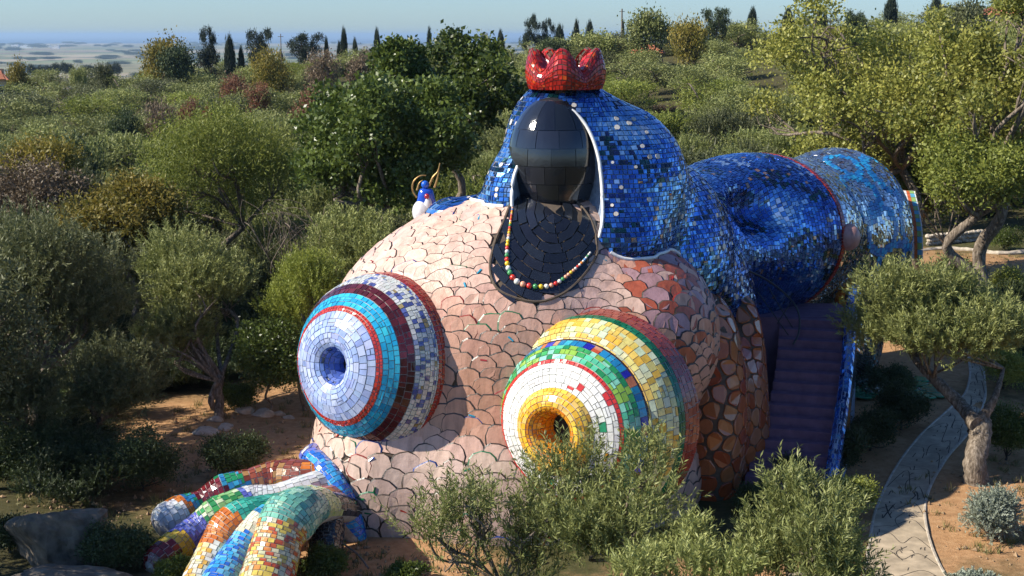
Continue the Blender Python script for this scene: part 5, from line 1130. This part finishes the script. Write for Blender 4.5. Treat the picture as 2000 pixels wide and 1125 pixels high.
for _ in range(420):
    y = math.sqrt(rng.uniform(44**2, 82**2)); x = rng.uniform(-.44, -.04)*y
    if ((x+9.6)/6.4)**2+((y-52.0)/9)**2 < 1 or (x > -8.0 and y < 56) or (y < 47 and x > -13): continue
    w = rng.uniform(1.8, 3.6); it.append((x, y, hgt(x, y)-.2, w, w*rng.uniform(.45,.75)))
for _ in range(200):
    y = rng.uniform(60, 78); x = rng.uniform(.19, .44)*y
    if (x-24)**2/81+(y-79)**2/64 < 1.1 or (x-16)**2/25+(y-62)**2/36 < 1: continue
    w = rng.uniform(1.8, 3.2); it.append((x, y, hgt(x, y)-.2, w, w*rng.uniform(.45,.7)))
joined('grove_undergrowth', it, 'olive_mid', 'leaf_shrub')
# scrub between the trees
for cls, n_, mt in (('low scrub', 300, 'leaf_shrub'),('low scrub', 120, 'leaf_olive_dark'),('low scrub', 60, 'leaf_tan')):
    it = []
    for _ in range(n_):
        y = math.sqrt(rng.uniform(74**2, 190**2)); x = rng.uniform(-.40, .40)*y
        if y < 96 and .12 < x/y < .42: continue
        w = rng.uniform(2.2, 4.4); it.append((x, y, hgt(x, y)-.3, w, w*rng.uniform(.4,.65)))
    joined({'leaf_shrub':'dark_undergrowth','leaf_olive_dark':'grey_undergrowth','leaf_tan':'dry_undergrowth'}[mt], it, 'round_far', mt)
# canopy that closes the ridge line and its back
it = []
for _ in range(240):
    y = rng.uniform(262, 285); x = rng.uniform(-.27, .42)*y; it.append((x, y, hgt(x, y)-1.3, rng.uniform(6,10), rng.uniform(3.0,4.4)))
joined('ridge_woods', it, 'olive_far', 'leaf_olive_dark')
# far pines and groves on the plain
for i_, px_ in enumerate([62,74,88,100,112,126,138,168,180,192,215,228]):
    sky_plant('umbrella', 'umbrella_pine', px_, 128+3*math.sin(i_), 22, 18, 900, 'leaf_cypress', 'umbrella pine in the distant row beyond the slope', 'tree', 'umbrella pines beyond the slope')
it = []
for _ in range(170):
    y = rng.uniform(2600, 15500); x = rng.uniform(-.42, .1)*y; w = rng.uniform(25, 90)*(1+y/9000); it.append((x, y, -87, w, rng.uniform(9, 16)*(1+y/12000)))
joined('plain_groves', it, 'round_far', 'leaf_shrub')

# ------------------------------------------------------------------ path, stones, walls, far buildings, poles
Lp = [ground_at(*p) for p in [(1676,1180),(1690,1110),(1700,1055),(1712,995),(1750,915),(1800,850),(1850,805),(1885,770),(1895,730),(1890,690)]]
Rp = [ground_at(*p) for p in [(1880,1180),(1842,1120),(1816,1060),(1806,1000),(1818,950),(1850,895),(1885,855),(1912,815),(1925,770),(1920,720)]]
Lp = smooth_path(Lp, 5); Rp = smooth_path(Rp, 5); n = len(Lp)
mb = MB(); zt = np.array([0,0,.06]); v = np.concatenate([Lp+zt, Rp+zt, Lp-zt*2, Rp-zt*2]); j = np.arange(n-1)
mb.add(v, np.concatenate([np.stack([j, j+n, j+n+1, j+1], -1), np.stack([j+2*n, j, j+1, j+2*n+1], -1), np.stack([j+n, j+3*n, j+3*n+1, j+n+1], -1)]))
path = prop(mb.obj('path', M['concrete']), kind='structure')
def on_path(u, w):      # u along, w across 0..1
    x = u*(n-1); k = min(int(x), n-2); f_ = x-k; L = Lp[k]*(1-f_)+Lp[k+1]*f_; Rr_ = Rp[k]*(1-f_)+Rp[k+1]*f_; return L*(1-w)+Rr_*w+np.array([0,0,.064])
mb = MB()
def stroke(uv, wd=.026):
    P3 = smooth_path([on_path(*q) for q in uv], 5); t_ = np.gradient(P3, axis=0); nn_ = np.stack([-t_[:,1], t_[:,0], 0*t_[:,0]], -1); nn_ /= np.linalg.norm(nn_, axis=1)[:,None]+1e-9
    m_ = len(P3); k = np.arange(m_-1); mb.add(np.concatenate([P3+nn_*wd/2, P3-nn_*wd/2]), np.stack([k, k+m_, k+m_+1, k+1], -1))
r3 = np.random.default_rng(11)
for i_ in range(15):       # arcs that divide the paving into fans
    u0 = .08+i_*.062; a = r3.uniform(-.03,.03); stroke([(u0, .03), (u0+.035+a, .3), (u0+.005, .5+a*4), (u0+.03, .75), (u0-.01, .97)])
    if i_%2: stroke([(u0, .5), (u0+.03, .42), (u0+.055, .6)])
for i_ in range(70):       # short scored signs
    u0 = r3.uniform(.05, .95); w0 = r3.uniform(.1, .9); du, dw = r3.uniform(-.008,.008), r3.uniform(-.04,.04)
    stroke([(u0, w0), (u0+du+.004, w0+dw), (u0+2*du, w0+dw*1.6)], .03)
for a_ in ((.30,.18,.345,.33),(.345,.16,.30,.34),(.322,.12,.325,.38)): stroke([(a_[0], a_[1]), ((a_[0]+a_[2])/2, (a_[1]+a_[3])/2), (a_[2], a_[3])], .045)
stroke([(.385,.80),(.40,.74),(.392,.70),(.385,.74),(.37,.68)], .045); stroke([(.38,.86),(.372,.82),(.385,.80)], .04)
for E_ in (Lp, Rp):
    mk_ = MB(); tube(mk_, E_+np.array([0,0,.035]), .055, 6, None, .2); mk_.obj('kerb', M['pale_rock'], path)
o = mb.obj('scored_marks', M['mark'], path); prop(o, kind='stuff')

def stone(name, c, r, seed, mat, label=None, cat=None, parent=None, sq=.6, group=None, seg=14, rg=9):
    r_ = np.random.default_rng(seed); mb = MB(); th = np.linspace(0, 2*math.pi, seg, endpoint=False); ph = np.linspace(0, math.pi, rg+1)
    D = np.array([[math.sin(p_)*math.cos(t_), math.sin(p_)*math.sin(t_), math.cos(p_)] for p_ in ph for t_ in th]); pl = r_.normal(size=(9,3)); pl /= np.linalg.norm(pl, axis=1)[:,None]; dd = r_.uniform(.62, .95, 9)
    k = np.max(D@pl.T/dd, axis=1); rr = 1/np.maximum(k, .85); v = D*rr[:,None]*np.array([r[0], r[1], r[2]])
    if seg > 20: v = v*np.array([1+.16*mnoise.fractal(Vector(q*1.6)+Vector((seed,0,0)), .8, 2.2, 5) for q in D])[:,None]
    i = np.arange(rg)[:,None]*seg; j = np.arange(seg)[None,:]; jn = (j+1)%seg
    mb.add(v, np.stack([i+j, i+seg+j, i+seg+jn, i+jn], -1).reshape(-1,4)); o = mb.obj(name, mat, parent); o.location = c; prop(o, label, cat, group); return o
g_ = ground_at(120, 1095); stone('boulder', g_+np.array([0,0,.35]), (1.55,1.1,1.25), 3, M['rock'], 'large grey-brown boulder in the shade at the lower left', 'boulder', seg=48, rg=32)
g2_ = ground_at(140, 1130); stone('boulder', g2_+np.array([.1,-.9,.2]), (1.5,.7,.45), 4, M['rock'], 'flat shaded stone slab lying in front of the large boulder', 'boulder', seg=40, rg=26)
for i_, (px_, py_, w_, lb) in enumerate([(480,806,.45,'pale stone left of two on the sand by the forked olive'),(515,812,.5,'larger ochre stone on the sand by the forked olive'),(545,810,.3,'small stone right end of the row by the forked olive'),(420,822,.35,'flat stone sunk in the sand left of the row'),(400,848,.5,'low ledge stone in the middle of the sandy strip'),(440,838,.4,'pale ledge stone beside the low one'),(565,818,.25,'pebble-sized stone under the lavender bay')]):
    stone('stone', ground_at(px_, py_)+np.array([0,0,.02]), (w_, w_*.7, w_*.5), 20+i_, M['pale_rock'], lb, 'stone')
# low drystone wall by the sandy track at the right
wl = empty('drystone_wall', ground_at(1870, 478)); prop(wl, 'low drystone wall of pale stones behind the sandy track', 'wall'); a_ = ground_at(1812, 480); b_ = ground_at(1922, 470)
for i_ in range(30):
    for k_ in range(3):
        f_ = (i_+.5*(k_%2)+rng.uniform(-.1,.1))/30; p_ = a_*(1-f_)+b_*f_; o = stone('stone', Vector(p_-np.array(wl.location))+Vector((0,0,.12+.24*k_)), (.17,.2,.14), 100+i_*3+k_, M['pale_rock'], parent=wl, seg=8, rg=5)
kb = [ground_at(*p) for p in [(1800,490),(1840,487),(1900,490),(1950,497),(2010,494)]]; mb = MB(); kp_ = smooth_path(kb, 5); tube(mb, kp_+np.array([0,0,.02]), np.linspace(.12,.22,len(kp_)), 6, None, .5)
prop(mb.obj('kerb', M['pale_rock']), 'pale stone edging along the sandy track at the right', 'edging')
# green crazy paving under the path-side olive
gp = empty('green_paving', ground_at(1740, 758)); prop(gp, 'patch of cracked green paving in the shade beyond the stairs', 'paving'); c0_ = np.array(gp.location)
pp_ = rng.uniform(-1, 1, size=(120,2))*np.array([1.6,1.5]); sel = []
for q in pp_:
    if all(np.hypot(*(q-z_)) > .36 for z_ in sel): sel.append(q)
sel = np.array(sel); P3 = np.concatenate([sel, np.full((len(sel),1), .06)], 1); f_pl = lambda P: P[...,2]-.06
cg = choose([[.03,.22,.10],[.04,.28,.14],[.025,.17,.09]], len(P3))
for tl_ in voronoi_tiles(f_pl, P3, np.tile([0,0,1.], (len(P3),1)), .06, .03, .5, cg, 1):
    mb = MB(); put_tile(mb, tl_); mb.obj('paver', M['glaze'], gp)
# houses
def house(px, top, Y, w, d, h, rz, label):
    s = Y/F; tp = W(px, top, Y); z0 = tp[2]-h-1.3; rt = empty('house', (tp[0], Y, z0), rz); prop(rt, label, 'house')
    mb = MB(); box(mb, (0,0,h/2), (w, d, h)); mb.obj('wall', M['plaster'], rt)
    mb = MB(); e = .5; v = [[-w/2-e,-d/2-e,h],[w/2+e,-d/2-e,h],[w/2+e,d/2+e,h],[-w/2-e,d/2+e,h],[-w/4,0,h+1.3],[w/4,0,h+1.3]]; mb.add(v, [[0,1,5,4],[2,3,4,5]]); mb.add(v, [[1,2,5],[3,0,4],[0,3,2],[0,2,1]]); rf = mb.obj('roof', M['roof'], rt)
    for k_ in range(14):
        x_ = -w/2+w*(k_+.5)/14; mb = MB(); tube(mb, [(x_, -d/2-e, h+.04), (x_*.5, -.02, h+1.3)], .1, 5); mb.obj('roof_tile', M['roof'], rf)
    for x_ in (-w*.28, w*.2):
        mb = MB(); box(mb, (x_, -d/2-.02, h*.55), (1.0,.06,1.3)); wd_ = mb.obj('window', M['white'], rt); mb = MB(); box(mb, (x_, -d/2-.06, h*.55), (.8,.03,1.1)); mb.obj('pane', M['dark'], wd_)
    mb = MB(); box(mb, (w*.3, d*.2, h+1.1), (.6,.6,1.0)); mb.obj('chimney', M['plaster'], rf)
house(-8, 138, 215, 2.6, 3, 3.2, .3, 'small house with a red tiled roof at the left edge of the slope')
house(1962, 13, 236, 9, 7, 3.4, -.3, 'ochre villa with a shallow terracotta roof high on the right ridge')
house(1262, 88, 240, 5, 4, 1.6, .1, 'low pinkish farm building half hidden above the red cap')
# poles
for px_, tp_, Y_, r_, lb in ((548,66,262,.09,'thin utility pole standing on the left ridge'),(1215,17,262,.16,'old stone-grey pole by the narrow cypress on the ridge')):
    p_ = W(px_, tp_, Y_); z0 = hgt(p_[0], Y_); rt = empty('utility_pole', (p_[0], Y_, z0)); prop(rt, lb, 'pole'); mb = MB(); tube(mb, [(0,0,-.5),(0,0,(p_[2]-z0)*.5),(0,0,p_[2]-z0)], [r_*1.3,r_,r_*.8], 8); mb.obj('post', M['wood'], rt)
    mb = MB(); box(mb, (0,0,p_[2]-z0-.5), (1.0,.1,.1)); mb.obj('crossarm', M['wood'], rt)
# bare dead tree by the feathery one
for (px_, bp_, Y_, top_, lb, sd_) in ((570,590,66,425,'bare pale-branched small tree right of the feathery tree',3),(1845,1850,74,330,'bare twisting pale branches hanging under the pale oak',4)):
    bx = W(bp_, 500, Y_); rt = empty('bare_tree', (bx[0], Y_, hgt(bx[0], Y_))); prop(rt, lb, 'tree'); tp = W(px_, top_, Y_)[2]-rt.location.z; r_ = np.random.default_rng(sd_)
    tg = [(r_.normal()*1.1-.4, r_.normal()*.6, tp*r_.uniform(.75,1.05)) for _ in range(9)]; tm = trunk_mesh('trunk', (0,0,0), (-.1,0,tp*.4), .09, tg, .2, sd_, .015, np.array(tg)[:, :]*1.12+r_.normal(size=(9,3))*.4); link('trunk', tm, rt, M['bark'])
# white far buildings on the plain
it = [(26,96),(30,89),(48,90),(55,91),(80,89),(92,89),(108,92),(120,88)]
for i_, (px_, py_) in enumerate(it):
    q = WZ(px_, py_+3, -86); mb = MB(); box(mb, (0,0,8), (60,30,16)); box(mb, (10,-2,18), (30,26,6)); o = mb.obj('farm_building', M['white']); o.location = q; prop(o, 'tiny white building far off on the coastal plain', 'building', 'white buildings on the coastal plain')
# thin hose or cable lying near the lower rolls
mb = MB(); tube(mb, smooth_path([WZ(630,1040,.9), WZ(690,1075,.5), WZ(720,1110,.2)], 6), .03, 5); prop(mb.obj('rope', M['wood']), 'thin pale rope stretched beside the mint coloured roll', 'rope')
# loose gravel, twigs and dry tufts on the bare earth
def scatter_ground(n, zones):
    out_ = []
    for _ in range(n):
        zx, zy, rx, ry = zones[int(rng.integers(len(zones)))]; a = rng.random()*6.28; r_ = math.sqrt(rng.random()); x = zx+rx*r_*math.cos(a); y = zy+ry*r_*math.sin(a)
        out_.append((x, y, hgt(x, y)))
    return out_
ZN = [(-9.6,51.5,5,7),(-5,37.8,4,2.6),(16.5,43,4,6),(18,42,3,5),(24,79,8,7),(-12,46,5,4)]
mb = MB(); octv = np.array([[1,0,0],[0,1,0],[-1,0,0],[0,-1,0],[0,0,1],[0,0,-1.]]); octf = [[0,1,4],[1,2,4],[2,3,4],[3,0,4],[1,0,5],[2,1,5],[3,2,5],[0,3,5]]
for (x, y, z) in scatter_ground(2600, ZN):
    r_ = rng.uniform(.015, .06)*rng.choice([1,1,1.8]); mb.add(octv*r_*rng.uniform(.6,1.3,3)+np.array([x,y,z+r_*.3]), octf)
M['gravel'] = plain('ochre_gravel', (.27,.18,.10), .95, 4, .4); prop(mb.obj('gravel', M['gravel']), kind='stuff')
mb = MB()
for (x, y, z) in scatter_ground(520, ZN):
    k = int(rng.integers(10, 26)); hh = rng.uniform(.08, .32); b = np.array([x,y,z])+rng.normal(size=(k,3))*np.array([.09,.09,0]); d = rng.normal(size=(k,3))*.5+np.array([0,0,1.1]); d /= np.linalg.norm(d, axis=1)[:,None]; s_ = np.cross(d, rng.normal(size=(k,3))); s_ /= np.linalg.norm(s_, axis=1)[:,None]
    v = np.stack([b-s_*.012, b+s_*.012, b+d*hh+s_*.003, b+d*hh-s_*.003], 1); c = np.zeros((k,3)); c[:,0] = rng.random(k); c[:,1] = rng.random(k); mb.add(v.reshape(-1,3), np.arange(4*k).reshape(-1,4), c)
leaf_mat('dry_grass', (.10,.13,.03), (.30,.24,.10), .25); prop(mb.obj('grass_tufts', M['dry_grass']), kind='stuff')
